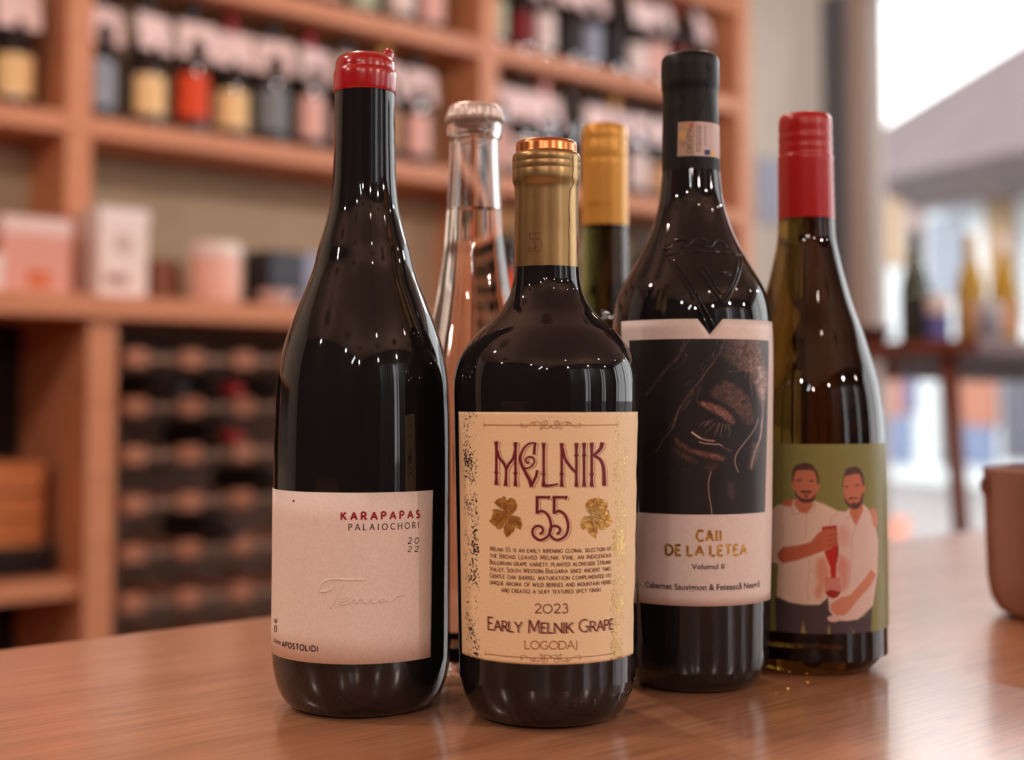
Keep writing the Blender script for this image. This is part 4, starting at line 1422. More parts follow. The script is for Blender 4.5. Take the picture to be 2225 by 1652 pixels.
gp.fill(cB([(1740, 508), (1832, 590), (1750, 760), (1520, 1020), (1380, 1200), (1300, 1262), (1180, 1262), (1090, 1180), (1080, 1080), (1250, 962), (1400, 930), (1540, 780), (1660, 640)]), SKIN2)
gp.fill(cB(arc(1140, 1312, 108, 54, 0, 360, 24)[:-1]), rgb(216, 184, 172))
LN = rgb(150, 124, 112)
for st in ([(352, 520), (345, 600), (350, 690)], [(360, 820), (375, 900), (355, 1000), (365, 1110)], [(250, 470), (260, 525), (300, 515)], [(405, 440), (400, 500), (350, 520)], [(690, 590), (660, 680), (650, 850), (640, 1000)], [(505, 600), (520, 545), (560, 515)], [(610, 545), (640, 548)], [(185, 600), (200, 700)], [(108, 760), (130, 850), (190, 862)]):
    gp.line(catmull(c7(st), 3) if len(st) > 2 else c7(st), 1.2, LN, 0.8)
gz1, gz0 = RB.z_at(965.5, 1790), RB.z_at(1378, 1790)
rlab = print_patch(RB, gp, gz0, gz1, -1.35, 1.50, -1.35, 1.50, 0.0003, 'label', RB.root, M_PRINT, 300, 400)
# inside the amber glass: the wine keeps the lower half dark
wine = [(r - 0.0035, z) for r, z in pr if 0.012 < z < RB.rz(560, 60)[1]]

# ============ bottle 5: clear rose bottle, crown cap ==========================
RO = Bottle(1031, 600, 0.735, [(266, 58.5), (272, 60), (284, 60.5), (296, 60), (302, 57), (308, 55), (340, 55), (400, 57), (445, 59.5), (500, 63), (533, 66), (580, 72), (640, 81.5), (700, 94), (760, 109), (820, 124), (880, 136), (940, 143), (1000, 146), (1400, 146)],
            'clear glass bottle of rose wine with crown cap, behind the front bottles')
op = sorted(RO.prof, key=lambda t: t[1])
ob = op[0][0]
body = [(z, r) for r, z in [(ob - 0.010, 0.0003), (ob - 0.0052, 0.0025), (ob - 0.0020, 0.0080), (ob - 0.0004, 0.016)] + op]
pr = [(r, z) for z, r in catmull(body, 3)]
inner = [(max(r - 0.0030, 0.006), z) for r, z in pr if z > 0.010]
inner[0] = (inner[0][0] - 0.003, 0.010)
shell = [(0.004, 0.009), (ob - 0.020, 0.003), (ob - 0.013, 0.0)] + pr + [(pr[-1][0] - 0.0028, pr[-1][1])] + inner[::-1][1:] + [(inner[0][0] - 0.006, 0.0092), (0.005, 0.0135)]
link('glass_body', lathe_mesh(shell, 96, sharp=70), M_CLEAR, RO.root)
zl = RO.on(1031, 447)[1]
wp = [(r + 0.0002, z) for r, z in inner if z < zl]
wp.append((np.interp(zl, [z for _, z in inner], [r for r, _ in inner]) + 0.0002, zl))
link('wine', lathe_mesh([(0.0045, 0.0133), (wp[0][0] - 0.006, 0.0091)] + wp, 96, sharp=60), M_ROSE, RO.root)
# crown cap with crimped skirt
bm = bmesh.new()
zc0, zc1 = RO.rz(268, 60)[1], RO.rz(229, 50)[1]
Rc = RO.rz(262, 61)[0]
seg = 126
rings = []
for (f, zz, cr) in ((1.03, 0.0, 1), (1.0, 0.3, 0.8), (0.97, 0.6, 0.35), (0.945, 0.8, 0.0), (0.86, 0.94, 0), (0.70, 0.99, 0), (0.4, 1.0, 0)):
    rings.append([bm.verts.new(((Rc * f + cr * 0.0010 * math.cos(21 * 2 * math.pi * k / seg)) * math.cos(2 * math.pi * k / seg), (Rc * f + cr * 0.0010 * math.cos(21 * 2 * math.pi * k / seg)) * math.sin(2 * math.pi * k / seg), zc0 + (zc1 - zc0) * zz)) for k in range(seg)])
for i in range(len(rings) - 1):
    for k in range(seg):
        bm.faces.new((rings[i][k], rings[i][(k + 1) % seg], rings[i + 1][(k + 1) % seg], rings[i + 1][k]))
bm.faces.new(rings[-1])
bm.faces.new(rings[0][::-1])
link('crown_cap', bm_mesh(bm, True), M_CROWN, RO.root)

# ============ bottle 6: yellow screw cap ======================================
YB = Bottle(1314, 500, 0.88, [(488, 50), (560, 50.5), (620, 52), (680, 57), (740, 68), (800, 84), (860, 102), (920, 118), (980, 127), (1060, 131), (1250, 131)],
            'olive-glass wine bottle with yellow screw cap, rearmost of the group')
yp = sorted(YB.prof, key=lambda t: t[1])
yb = yp[0][0]
body = [(z, r) for r, z in [(yb - 0.010, 0.0003), (yb - 0.0052, 0.0025), (yb - 0.0020, 0.0080), (yb - 0.0003, 0.016)] + yp]
pr = [(r, z) for z, r in catmull(body, 3)]
link('glass_body', lathe_mesh([(0.010, 0.010), (yb - 0.020, 0.003), (yb - 0.013, 0.0)] + pr, 96), M_OLIVE, YB.root)
YB.zs = np.array([p[1] for p in pr]); YB.rs = np.array([p[0] for p in pr])
yc = [YB.rz(a, b_) for a, b_ in ((492, 51), (486, 51.3), (360, 50.6), (354, 51), (350, 49.6), (346, 50.8), (312, 50.4), (308, 49.2), (304, 50.4), (296, 50.2), (282, 49.5), (275, 46.5), (272, 40))]
ycap = link('screw_cap', lathe_mesh([(yc[0][0] - 0.0006, yc[0][1])] + yc, 80, closed_bottom=False, sharp=60), M_YELCAP, YB.root)
YC = Bottle.__new__(Bottle)
YC.__dict__.update(YB.__dict__)
q_ = sorted((z, r) for r, z in yc)
YC.zs = np.array([a for a, _ in q_]); YC.rs = np.array([b_ for _, b_ in q_])
d = Decal(YC, 0.0002)
put_font(d, 'MELO', 1277, 1328, 447, 9)
d.build('cap_print', mat('dull_gold_ink', rgb(160, 96, 24), 0.5), ycap)
yl1, yl0 = YB.z_at(1010), YB.z_at(1230)
patch(YB, yl0, yl1, -1.1, 1.1, -1.1, 1.1, 0.0003, M_PAPER2, 'label', YB.root, 60, 6)

# ------------------------------------------------------------------ brown vessel at the right edge
vessel_c = at(2145, 1180, 0.90)
vr = 0.058
vx = vessel_c.x + vr * 1.05
VP = [(0.030, 0.0), (0.043, 0.0008), (0.050, 0.005), (0.0545, 0.013), (0.0565, 0.025), (vr, 0.093), (vr, 0.096), (vr - 0.004, 0.097), (vr - 0.005, 0.092), (0.050, 0.02), (0.020, 0.012)]
ves = thing('clay_pot', 'brown clay pot standing at the right edge of the counter', 'pot', (vx, 0.905, 0))
link('pot_body', lathe_mesh(VP, 72, sharp=60), M_CLAY, ves)
P3 = [(-vr * 0.985, 0.0, 0.090), (-vr - 0.0025, 0, 0.089), (-vr - 0.0032, 0, 0.085), (-vr - 0.0015, 0, 0.081), (-vr * 0.97, 0, 0.080)]
link('lug', tube_mesh(catmull(P3, 3), 0.002, 8), M_CLAY, ves)

# ------------------------------------------------------------------ shelving on the wall behind
DEP = 0.20
unit = thing('wall_shelving', 'tall oak wall shelving full of wine bottles behind the counter', 'shelving', (P0[0], P0[1], 0), ROT)
for s0 in (-1.262, -0.062, 1.21, 2.42):
    box('post', s0, s0 + 0.062, 0.0, DEP, 0.372, CEIL - 0.05, M_SHELF, unit)
for z in (0.772, 1.168, 1.53):
    for (a, b_) in ((-1.2, -0.062), (0.0, 1.21), (1.272, 2.42)):
        box('shelf', a, b_, 0.003, DEP, z - 0.013, z + 0.035, M_SHELF, unit)
box('back_panel', -1.262, 2.482, DEP, DEP + 0.012, 0.372, CEIL - 0.05, M_BACKPANEL, unit)

wt = room_box('worktop', -2.6, 2.6, -0.19, DEP, 0.322, 0.372, M_SHELF, bev=0.003)
tag(wt, 'long oak worktop running below the wall shelving', 'worktop')

cab = thing('base_cabinet', 'open oak base cabinet with one shelf, left of the wine rack', 'cabinet', (P0[0], P0[1], 0), ROT)
box('side_panel', -0.078, -0.012, -0.167, DEP, FLOOR, 0.322, M_SHELF, cab)
box('side_panel', -1.3, -1.24, -0.167, DEP, FLOOR, 0.322, M_SHELF, cab)
box('shelf', -1.24, -0.078, -0.15, DEP, -0.285, -0.245, M_SHELF, cab)
box('shelf', -1.24, -0.078, -0.15, DEP, FLOOR + 0.08, FLOOR + 0.12, M_SHELF, cab)
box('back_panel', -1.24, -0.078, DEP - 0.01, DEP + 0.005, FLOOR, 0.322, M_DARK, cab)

# wine rack: wooden blocks joined by steel straps
rack = thing('wine_rack', 'wooden block wine rack with steel straps under the worktop', 'wine rack', (P0[0], P0[1], 0), ROT)
PIT = 0.1105
PIS = 0.140
Z0R = 0.237
bm = bmesh.new()
box_bm(bm, -0.027, 0.027, -0.012, 0.010, -0.020, 0.020, 0.003)
blk = bm_mesh(bm)
blk.materials.append(M_RACK)
bm = bmesh.new()
box_bm(bm, -0.010, 0.010, 0.012, 0.29, -0.010, 0.010)
bar = bm_mesh(bm)
bar.materials.append(M_RACK)
bm = bmesh.new()
box_bm(bm, 0.027, PIS - 0.027, -0.003, -0.001, -0.008, 0.008)
strap = bm_mesh(bm)
strap.materials.append(M_STEEL)
NC, NR = 8, 10
for c in range(NC):
    for r in range(NR):
        s, z = 0.052 + PIS * c, Z0R - PIT * r
        for me, nm in ((blk, 'block'), (bar, 'bar')):
            o = link(nm, me, None, rack, (s, -0.13, z))
        if c < NC - 1:
            link('strap', strap, None, rack, (s, -0.13, z))
for r in range(0, NR):
    z = Z0R - PIT * r
    box('upright', 0.043, 0.061, 0.12, 0.135, FLOOR, 0.2, M_RACK, rack) if r == 0 else None
box('rack_base', 0.0, 1.19, -0.14, 0.15, FLOOR, Z0R - PIT * (NR - 1) - 0.02, M_RACK, rack)
box('rack_back', 0.0, 1.19, 0.185, 0.195, FLOOR, 0.31, mat('rack_back_board', rgb(126, 104, 90), 0.8), rack)
cab3 = thing('base_cabinet', 'closed oak base cabinet with three doors, right of the wine rack', 'cabinet', (P0[0], P0[1], 0), ROT)
box('side_panel', 1.21, 1.276, -0.167, DEP, FLOOR, 0.322, M_SHELF, cab3)
box('cabinet_body', 1.276, 2.55, -0.15, DEP, FLOOR, 0.322, M_SHELF, cab3)
for k in range(3):
    dr = box('door', 1.286 + 0.42 * k, 1.69 + 0.42 * k, -0.168, -0.151, FLOOR + 0.08, 0.31, M_SHELF, cab3, 0.002)
    box('handle', 1.66 + 0.42 * k, 1.672 + 0.42 * k, -0.185, -0.168, -0.1, 0.05, M_STEEL, dr)

# ------------------------------------------------------------------ bottles standing on the shelves
BORD = [(0.030, 0.0), (0.0365, 0.003), (0.0375, 0.010), (0.0375, 0.185), (0.036, 0.198), (0.029, 0.213), (0.0185, 0.226), (0.0150, 0.238), (0.0142, 0.262)]
BURG = [(0.032, 0.0), (0.0395, 0.003), (0.0405, 0.010), (0.0405, 0.140), (0.038, 0.162), (0.031, 0.190), (0.0215, 0.218), (0.0160, 0.240), (0.0145, 0.262)]
CAPP = [(0.0146, 0.242), (0.0150, 0.244), (0.0150, 0.298), (0.0140, 0.301)]
SHAPES = {}
for nm, pf in (('bord', BORD), ('burg', BURG)):
    SHAPES[nm] = (lathe_mesh(pf, 32), lathe_mesh(CAPP, 24), pf[3][0])
SHAPES['bord'][0].materials.append(M_GLASS)
SHAPES['burg'][0].materials.append(M_GLASS)
for nm in SHAPES:
    SHAPES[nm][1].materials.append(M_BLACKCAP)


def arc_label(R, z0, z1, half):
    vs, fs = [], []
    n = 14
    for j, z in enumerate((z0, z1)):
        for i in range(n + 1):
            a = -math.pi / 2 - half + 2 * half * i / n
            vs.append((R * math.cos(a), R * math.sin(a), z))
    for i in range(n):
        fs.append((i, i + 1, n + 2 + i, n + 1 + i))
    me = bpy.data.meshes.new('label')
    me.from_pydata(vs, [], fs)
    me.shade_smooth()
    return me


LABM = {'bord': arc_label(0.0379, 0.035, 0.135, 1.35), 'burg': arc_label(0.0409, 0.030, 0.115, 1.35)}
for m_ in LABM.values():
    m_.materials.append(M_CARD)
# price card hung on the neck
bm = bmesh.new()
nv = []
for (x, y, z) in ((-0.045, -0.034, 0.170), (0.045, -0.034, 0.170), (0.045, -0.021, 0.250), (-0.045, -0.021, 0.250)):
    nv.append(bm.verts.new((x, y, z)))
f = bm.faces.new(nv)
ex = bmesh.ops.extrude_face_region(bm, geom=[f])
for v in ex['geom']:
    if isinstance(v, bmesh.types.BMVert):
        v.co.y += 0.0012
CARDM = bm_mesh(bm)
CARDM.materials.append(M_CARD)

LC = {'cream': rgb(244, 208, 152), 'orange': rgb(226, 78, 36), 'blue grey': rgb(156, 166, 182), 'white': rgb(238, 220, 214), 'pink': rgb(234, 186, 176), 'black': rgb(44, 40, 42), 'dark red': rgb(120, 30, 34), 'grey': rgb(128, 134, 140), 'tan': rgb(206, 160, 120), 'pale green': rgb(190, 196, 168)}
LCM = {k: noise_mat(k.replace(' ', '_') + '_label', v, tuple(min(1, q * 1.05) for q in v), (1, 1, 1), 30, rough=0.6, spec=0.3) for k, v in LC.items()}
CAPC = {'black': rgb(40, 38, 40), 'red': rgb(150, 30, 34), 'pink': rgb(224, 164, 158), 'gold': rgb(196, 150, 84), 'white': rgb(230, 214, 208)}
CAPM = {k: mat(k + '_bottle_capsule', v, 0.45, 0.2) for k, v in CAPC.items()}
ORD = ['first', 'second', 'third', 'fourth', 'fifth', 'sixth', 'seventh', 'eighth', 'ninth', 'tenth', 'eleventh', 'twelfth']


def obj_mat(o, m):
    o.material_slots[0].link = 'OBJECT'
    o.material_slots[0].material = m


def shelf_bottle(s, w, z, shape, lc, cc, label, group, card=True, rot=None, glass=None):
    g, cpm, R = SHAPES[shape]
    x, y, _ = U(s, w)
    root = thing('wine_bottle', label, 'bottle', (x, y, z), ROT + (random.uniform(-0.25, 0.25) if rot is None else rot), group)
    root.scale = (1.14, 1.14, 1.14)
    o = link('glass_body', g, None, root)
    if glass:
        obj_mat(o, glass)
    o = link('capsule', cpm, None, root)
    obj_mat(o, CAPM[cc])
    o = link('label', LABM[shape], None, root)
    obj_mat(o, LCM[lc])
    if card:
        link('neck_card', CARDM, None, root)
    return root


rows = [
    # shelf height, start s, step, entries (label colour, capsule, shape, card), place name
    (0.807, 0.058, 0.122, [('blue grey', 'black', 'bord', 1), ('cream', 'black', 'burg', 1), ('orange', 'black', 'bord', 1), ('cream', 'red', 'burg', 1), ('grey', 'black', 'bord', 1), ('pink', 'red', 'bord', 1), ('white', 'black', 'burg', 1), ('tan', 'gold', 'bord', 1), ('pink', 'black', 'bord', 1)], 'middle shelf of centre bay', 'bottles on the middle shelf of centre bay'),
    (0.807, -0.27, 0.122, [('pale green', 'black', 'bord', 1), ('cream', 'black', 'burg', 1)], 'middle shelf of left bay', 'bottles on the left bay shelf'),
    (1.203, 0.60, 0.122, [('white', 'black', 'bord', 1), ('pink', 'white', 'bord', 1), ('pale green', 'pink', 'burg', 1), ('white', 'red', 'bord', 0), ('pink', 'black', 'bord', 1)], 'upper shelf of centre bay', 'bottles on the upper shelf of centre bay'),
    (1.203, 1.33, 0.108, [('pale green', 'white', 'bord', 1), ('dark red', 'black', 'burg', 0), ('white', 'pink', 'bord', 1), ('black', 'black', 'burg', 1), ('blue grey', 'white', 'bord', 1), ('black', 'black', 'bord', 0), ('white', 'gold', 'burg', 1), ('pink', 'black', 'bord', 1), ('dark red', 'red', 'bord', 0), ('white', 'white', 'burg', 1)], 'upper shelf of right bay', 'bottles on the upper shelf of right bay'),
    (0.807, 1.33, 0.108, [('pink', 'black', 'bord', 1), ('white', 'black', 'burg', 1), ('blue grey', 'pink', 'bord', 1), ('black', 'black', 'bord', 0), ('grey', 'black', 'burg', 1), ('black', 'gold', 'bord', 1), ('white', 'black', 'bord', 1), ('tan', 'black', 'burg', 1), ('pink', 'red', 'bord', 1), ('white', 'white', 'bord', 1)], 'middle shelf of right bay', 'bottles on the middle shelf of right bay'),
]
for z, s0, st, ents, place, grp in rows:
    for k, (lc, cc, shp, card) in enumerate(ents):
        shelf_bottle(s0 + st * k, 0.085 + random.uniform(-0.01, 0.02), z, shp, lc, cc, f'wine bottle with {lc} label, {ORD[k]} from left, {place}', grp, bool(card))
# a few bottles standing on the worktop under the right bay
for k, (s, lc, cc) in enumerate(((1.36, 'orange', 'gold'), (1.50, 'pink', 'black'), (1.72, 'white', 'white'), (1.95, 'grey', 'black'), (2.12, 'pink', 'red'), (2.27, 'white', 'black'))):
    shelf_bottle(s, 0.05, 0.372, 'bord', lc, cc, f'wine bottle with {lc} label, {ORD[k]} from left, on worktop of right bay', 'bottles on the worktop of right bay', False)


# bottles lying in the rack with red capsules showing
def rack_bottle(c, r, cc, label):
    s, z = 0.052 + PIS * (c + 0.5), Z0R - PIT * (r + 0.5)
    x, y, _ = U(s, 0.07)
    root = thing('wine_bottle', label, 'bottle', (x, y, z - 0.016), ROT, 'bottles lying in the wine rack')
    for me, nm, m_ in ((SHAPES['bord'][0], 'glass_body', None), (SHAPES['bord'][1], 'capsule', CAPM[cc])):
        o = link(nm, me, None, root)
        o.rotation_euler = (math.pi / 2, 0, 0)
        if m_:
            obj_mat(o, m_)
    return root


for c, r, cc, lb in ((1, 0, 'red', 'wine bottle lying in the rack, upper of two with red capsules'), (1, 1, 'red', 'wine bottle lying in the rack, lower of two with red capsules'),
                     (0, 0, 'black', 'wine bottle lying in the top left cell of the rack'), (2, 2, 'black', 'wine bottle lying in the third row of the rack'), (1, 3, 'black', 'wine bottle lying in the fourth row of the rack, black capsule'), (2, 0, 'black', 'wine bottle lying in the top row of the rack, third cell')):
    rack_bottle(c, r, cc, lb)

# ------------------------------------------------------------------ boxes and jars on the worktop
def ubox(name, label, cat, s0, s1, w0, w1, z0, z1, m, bev=0.002, rot=0.0):
    cx, cy = (s0 + s1) / 2, (w0 + w1) / 2
    x, y, _ = U(cx, cy)
    t = thing(name, label, cat, (x, y, z0), ROT + rot)
    hx, hy = (s1 - s0) / 2, (w1 - w0) / 2
    box(name.split('_')[0] + '_body' if False else 'box_body', -hx, hx, -hy, hy, 0, z1 - z0, m, t, bev)
    return t, hx, hy, z1 - z0


WTZ = 0.372
t, hx, hy, hz = ubox('gift_box', 'white gift box with a round grey emblem, leftmost on the centre worktop', 'box', -0.035, 0.085, -0.12, -0.02, WTZ, WTZ + 0.205, mat('white_box_card', rgb(240, 224, 218), 0.6))
em = lathe_mesh([(0.024, 0), (0.024, 0.001)], 32)
o = link('emblem', em, mat('grey_print', rgb(206, 184, 178), 0.6), t)
o.rotation_euler = (math.pi / 2, 0, 0)
o.location = (0, -hy - 0.0002, 0.125)
box('print_band', -0.045, 0.012, -hy - 0.001, -hy, 0.03, 0.055, mat('plum_print', rgb(176, 136, 134), 0.6), t)
box('lid', -hx - 0.001, hx + 0.001, -hy - 0.001, hy + 0.001, hz - 0.03, hz + 0.001, mat('white_lid_card', rgb(244, 230, 226), 0.6), t)

t, hx, hy, hz = ubox('biscuit_box', 'pink and white box left of the shelving post', 'box', -0.26, -0.105, -0.13, -0.03, WTZ, WTZ + 0.165, mat('pink_box_card', rgb(224, 160, 144), 0.6))
box('lid', -hx - 0.001, hx + 0.001, -hy - 0.001, hy + 0.001, hz - 0.035, hz + 0.001, mat('rose_white_card', rgb(236, 206, 200), 0.6), t)
box('print_band', -0.02, 0.03, -hy - 0.001, -hy, 0.012, 0.05, mat('orange_print', rgb(212, 110, 64), 0.6), t)
t, hx, hy, hz = ubox('small_box', 'small white box in front of the pink box, far left', 'box', -0.325, -0.265, -0.15, -0.08, WTZ, WTZ + 0.075, mat('white_box_card', rgb(240, 224, 218), 0.6))
box('lid', -hx - 0.001, hx + 0.001, -hy - 0.001, hy + 0.001, hz - 0.02, hz + 0.001, mat('white_lid_card', rgb(244, 230, 226), 0.6), t)

x, y, _ = U(0.30, -0.05)
t = thing('tin_canister', 'pale pink round canister beside a dark navy box', 'canister', (x, y, WTZ), ROT)
link('canister_body', lathe_mesh([(0.060, 0), (0.063, 0.002), (0.063, 0.118), (0.062, 0.12)], 40), mat('pink_tin', rgb(232, 180, 162), 0.45), t)
link('lid', lathe_mesh([(0.0645, 0.116), (0.0650, 0.118), (0.0650, 0.146), (0.063, 0.149)], 40), mat('white_tin_lid', rgb(238, 222, 212), 0.4), t)
x, y, _ = U(0.215, 0.06)
t = thing('cork_jar', 'brown jar standing behind the pink canister', 'jar', (x, y, WTZ), ROT)
link('jar_body', lathe_mesh([(0.045, 0), (0.05, 0.004), (0.05, 0.085), (0.045, 0.095)], 32), mat('brown_jar', rgb(140, 84, 56), 0.5), t)
link('lid', lathe_mesh([(0.047, 0.095), (0.047, 0.11), (0.044, 0.112)], 32), mat('brown_lid', rgb(150, 96, 66), 0.5), t)
t, hx, hy, hz = ubox('gift_box', 'dark navy gift box with a pale blue end, on the worktop', 'box', 0.43, 0.59, -0.08, 0.03, WTZ, WTZ + 0.145, mat('navy_card', rgb(42, 44, 56), 0.5), rot=0.1)
box('paper_sleeve', 0.030, hx + 0.001, -hy - 0.001, hy + 0.001, -0.0 + 0.001, hz + 0.001, mat('pale_blue_card', rgb(150, 156, 182), 0.5), t)
x, y, _ = U(0.42, -0.14)
t = thing('paper_bowl', 'small white bowl at the front of the worktop before the navy box', 'bowl', (x, y, WTZ), ROT)
link('bowl_body', lathe_mesh([(0.022, 0), (0.030, 0.004), (0.044, 0.026), (0.046, 0.034), (0.043, 0.034), (0.026, 0.008)], 32), mat('white_bowl', rgb(242, 222, 220), 0.5), t)
link('rim', lathe_mesh([(0.0455, 0.032), (0.047, 0.0335), (0.0455, 0.035)], 32, False, False), mat('pink_rim', rgb(232, 170, 160), 0.5), t)

# crate in the left cabinet
x, y, _ = U(-0.235, 0.06)
t = thing('gap_filler_box', 'added dark box filling the dark gap under the wooden crate in the base cabinet', 'carton', (x, y, -0.245), ROT)
box('carton_body', -0.18, 0.135, -0.125, 0.115, 0.0, 0.052, M_DARK, t, 0.002)  # dark box added to fill the dark gap below the crate
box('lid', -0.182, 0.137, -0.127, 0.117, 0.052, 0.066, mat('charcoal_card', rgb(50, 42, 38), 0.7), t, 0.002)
t = thing('wooden_crate', 'orange wooden crate inside the open base cabinet', 'crate', (x, y, -0.179), ROT)
for k in range(3):
    box('slat', -0.17, 0.115, -0.105, -0.095, 0.006 + 0.057 * k, 0.058 + 0.057 * k, M_CRATE, t, 0.001)
    box('slat', -0.17, 0.115, 0.095, 0.105, 0.006 + 0.057 * k, 0.058 + 0.057 * k, M_CRATE, t, 0.001)
    box('end_slat', 0.105, 0.115, -0.094, 0.094, 0.006 + 0.057 * k, 0.058 + 0.057 * k, M_CRATE, t, 0.001)
    box('end_slat', -0.17, -0.16, -0.094, 0.094, 0.006 + 0.057 * k, 0.058 + 0.057 * k, M_CRATE, t, 0.001)
box('bottom_board', -0.17, 0.115, -0.105, 0.105, 0.0, 0.006, M_CRATE, t)
box('lid_board', -0.172, 0.117, -0.107, 0.107, 0.172, 0.182, M_CRATE, t)

# framed notice on the plain wall, right of the shelving
x, y, _ = U(2.86, W_B)
t = thing('wall_notice', 'pale blue framed notice on the plain wall by the shelving end', 'notice', (x, y, 0.82), ROT)
box('frame', -0.075, 0.075, -0.015, 0, 0, 0.26, mat('silver_frame', rgb(190, 188, 186), 0.4), t, 0.002)
box('sheet', -0.065, 0.065, -0.0165, -0.0155, 0.01, 0.25, mat('blue_grey_sheet', rgb(166, 172, 192), 0.6), t)

# ------------------------------------------------------------------ high table by the window
TBZ = EYE + 0.153
tx, ty = 1.10, 3.72
tb = thing('bar_table', 'high dark wooden table with splayed legs by the window', 'table', (tx, ty, FLOOR), ROT)
H = TBZ - FLOOR
box('tabletop', -0.20, 1.5, -0.28, 0.28, H - 0.04, H, M_DARKWOOD, tb, 0.004)
for sx in (0, 1):
    for sy in (-1, 1):
        a = Vector((-0.15 + 1.5 * sx, sy * 0.17, H - 0.04))
        e = Vector((-0.11 + 1.44 * sx, sy * 0.22, 0.0))
        link('leg', tube_mesh([tuple(a), tuple((a + e) / 2), tuple(e)], [0.024, 0.021, 0.016], 14), M_DARKWOOD, tb)
box('rail', -0.15, 1.35, -0.02, 0.02, H - 0.10, H - 0.045, M_DARKWOOD, tb)
M_GREEN = mat('green_bottle_glass', rgb(46, 56, 30), 0.08)
M_YELG = mat('yellow_bottle_glass', rgb(176, 140, 40), 0.1)
for (px, lc, gm, cc, lb) in ((1990, 'black', M_GREEN, 'black', 'dark green wine bottle standing on the high table'), (2112, 'tan', M_YELG, 'gold', 'yellow-green bottle with a tan label on the high table'), (2185, 'tan', M_YELG, 'white', 'yellow-green bottle at the right end of the high table')):
    p = at(px, 760, 3.70 + (px - 1990) * 0.0006)
    root = thing('wine_bottle', lb, 'bottle', (p.x, p.y, TBZ), ROT, 'bottles on the high table')
    o = link('glass_body', SHAPES['burg'][0], None, root)
    obj_mat(o, gm)
    o = link('capsule', SHAPES['burg'][1], None, root)
    obj_mat(o, CAPM[cc])
    o = link('label', LABM['burg'], None, root)
    obj_mat(o, LCM[lc])
for px, hgt, c1_, c2_, lb in ((2040, 0.12, rgb(92, 96, 164), rgb(214, 204, 200), 'blue and white tin between the bottles on the high table'), (2150, 0.10, rgb(128, 132, 146), rgb(170, 170, 178), 'grey tin between two yellow-green bottles on the high table')):
    p = at(px, 760, 3.62)
    t = thing('tin', lb, 'tin', (p.x, p.y, TBZ), ROT)
    link('tin_body', lathe_mesh([(0.029, 0), (0.031, 0.002), (0.031, hgt * 0.6), (0.030, hgt * 0.6 + 0.001)], 28), mat('tin_' + lb.split()[0], c1_, 0.4), t)
    link('lid', lathe_mesh([(0.0312, hgt * 0.6), (0.0312, hgt), (0.029, hgt + 0.004)], 28), mat('tin_lid_' + lb.split()[0], c2_, 0.4), t)
p = at(1893, 740, 3.66)
t = thing('dish', 'dark red dish at the left end of the high table', 'dish', (p.x, p.y, TBZ), ROT)
link('dish_body', lathe_mesh([(0.028, 0), (0.040, 0.005), (0.056, 0.030), (0.058, 0.038), (0.054, 0.038), (0.034, 0.008)], 32), mat('dark_red_glaze', rgb(84, 36, 34), 0.3), t)
link('rim', lathe_mesh([(0.057, 0.036), (0.0595, 0.038), (0.057, 0.040)], 32, False, False), mat('dark_rim', rgb(60, 28, 28), 0.3), t)

# ------------------------------------------------------------------ outside
pv = box('ground', -10, 45, -25, 60, FLOOR - 0.15, FLOOR - 0.06, noise_mat('pavement', rgb(126, 122, 122), rgb(132, 128, 127), (1, 1, 1), 2, rough=0.85, spec=0.2))
structure(pv)
M_STUCCO = noise_mat('grey_stucco', rgb(190, 197, 200), rgb(196, 203, 206), (1, 1, 1), 2, rough=0.9, spec=0.1)
M_ROOF = noise_mat('slate_roof', rgb(96, 86, 88), rgb(102, 91, 92), (1, 1, 1), 1.5, rough=0.9, spec=0.1)
A, Bp = Vector((4.9, 20.05, 0)), Vector((8.2, 12.85, 0))
dirv = (Bp - A).normalized()
nrm = Vector((dirv.y, -dirv.x, 0))
if nrm.y > 0:
    nrm = -nrm
bld = thing('building', 'grey rendered building with a sloping roof seen across the street', 'building', (A.x, A.y, FLOOR - 0.06), math.atan2(dirv.y, dirv.x))
LB = (Bp - A).length
EAVE = 3.25 - FLOOR + 0.06
sgn = 1 if Vector((-dirv.y, dirv.x, 0)).dot(nrm) < 0 else -1       # local +y (away from the street) sign


def bbox(name, x0, x1, d0, d1, z0, z1, m, parent=bld):
    """d: distance out of the facade towards the street"""
    ys = sorted((-sgn * d0, -sgn * d1))
    return box(name, x0, x1, ys[0], ys[1], z0, z1, m, parent)


bbox('wall', 0, LB, -4.0, 0.0, 0, EAVE, M_STUCCO)


def fac(px, py):
    """a pixel of the photo -> (distance along the facade, height above the street)"""
    d = ray(px, py)
    # intersect with the vertical facade plane
    t = (A.x * nrm.x + A.y * nrm.y) / (d[0] * nrm.x + d[1] * nrm.y)
    P = Vector((d[0] * t, d[1] * t, EYE + d[2] * t))
    return (P - A).x * dirv.x + (P - A).y * dirv.y, P.z - (FLOOR - 0.06)


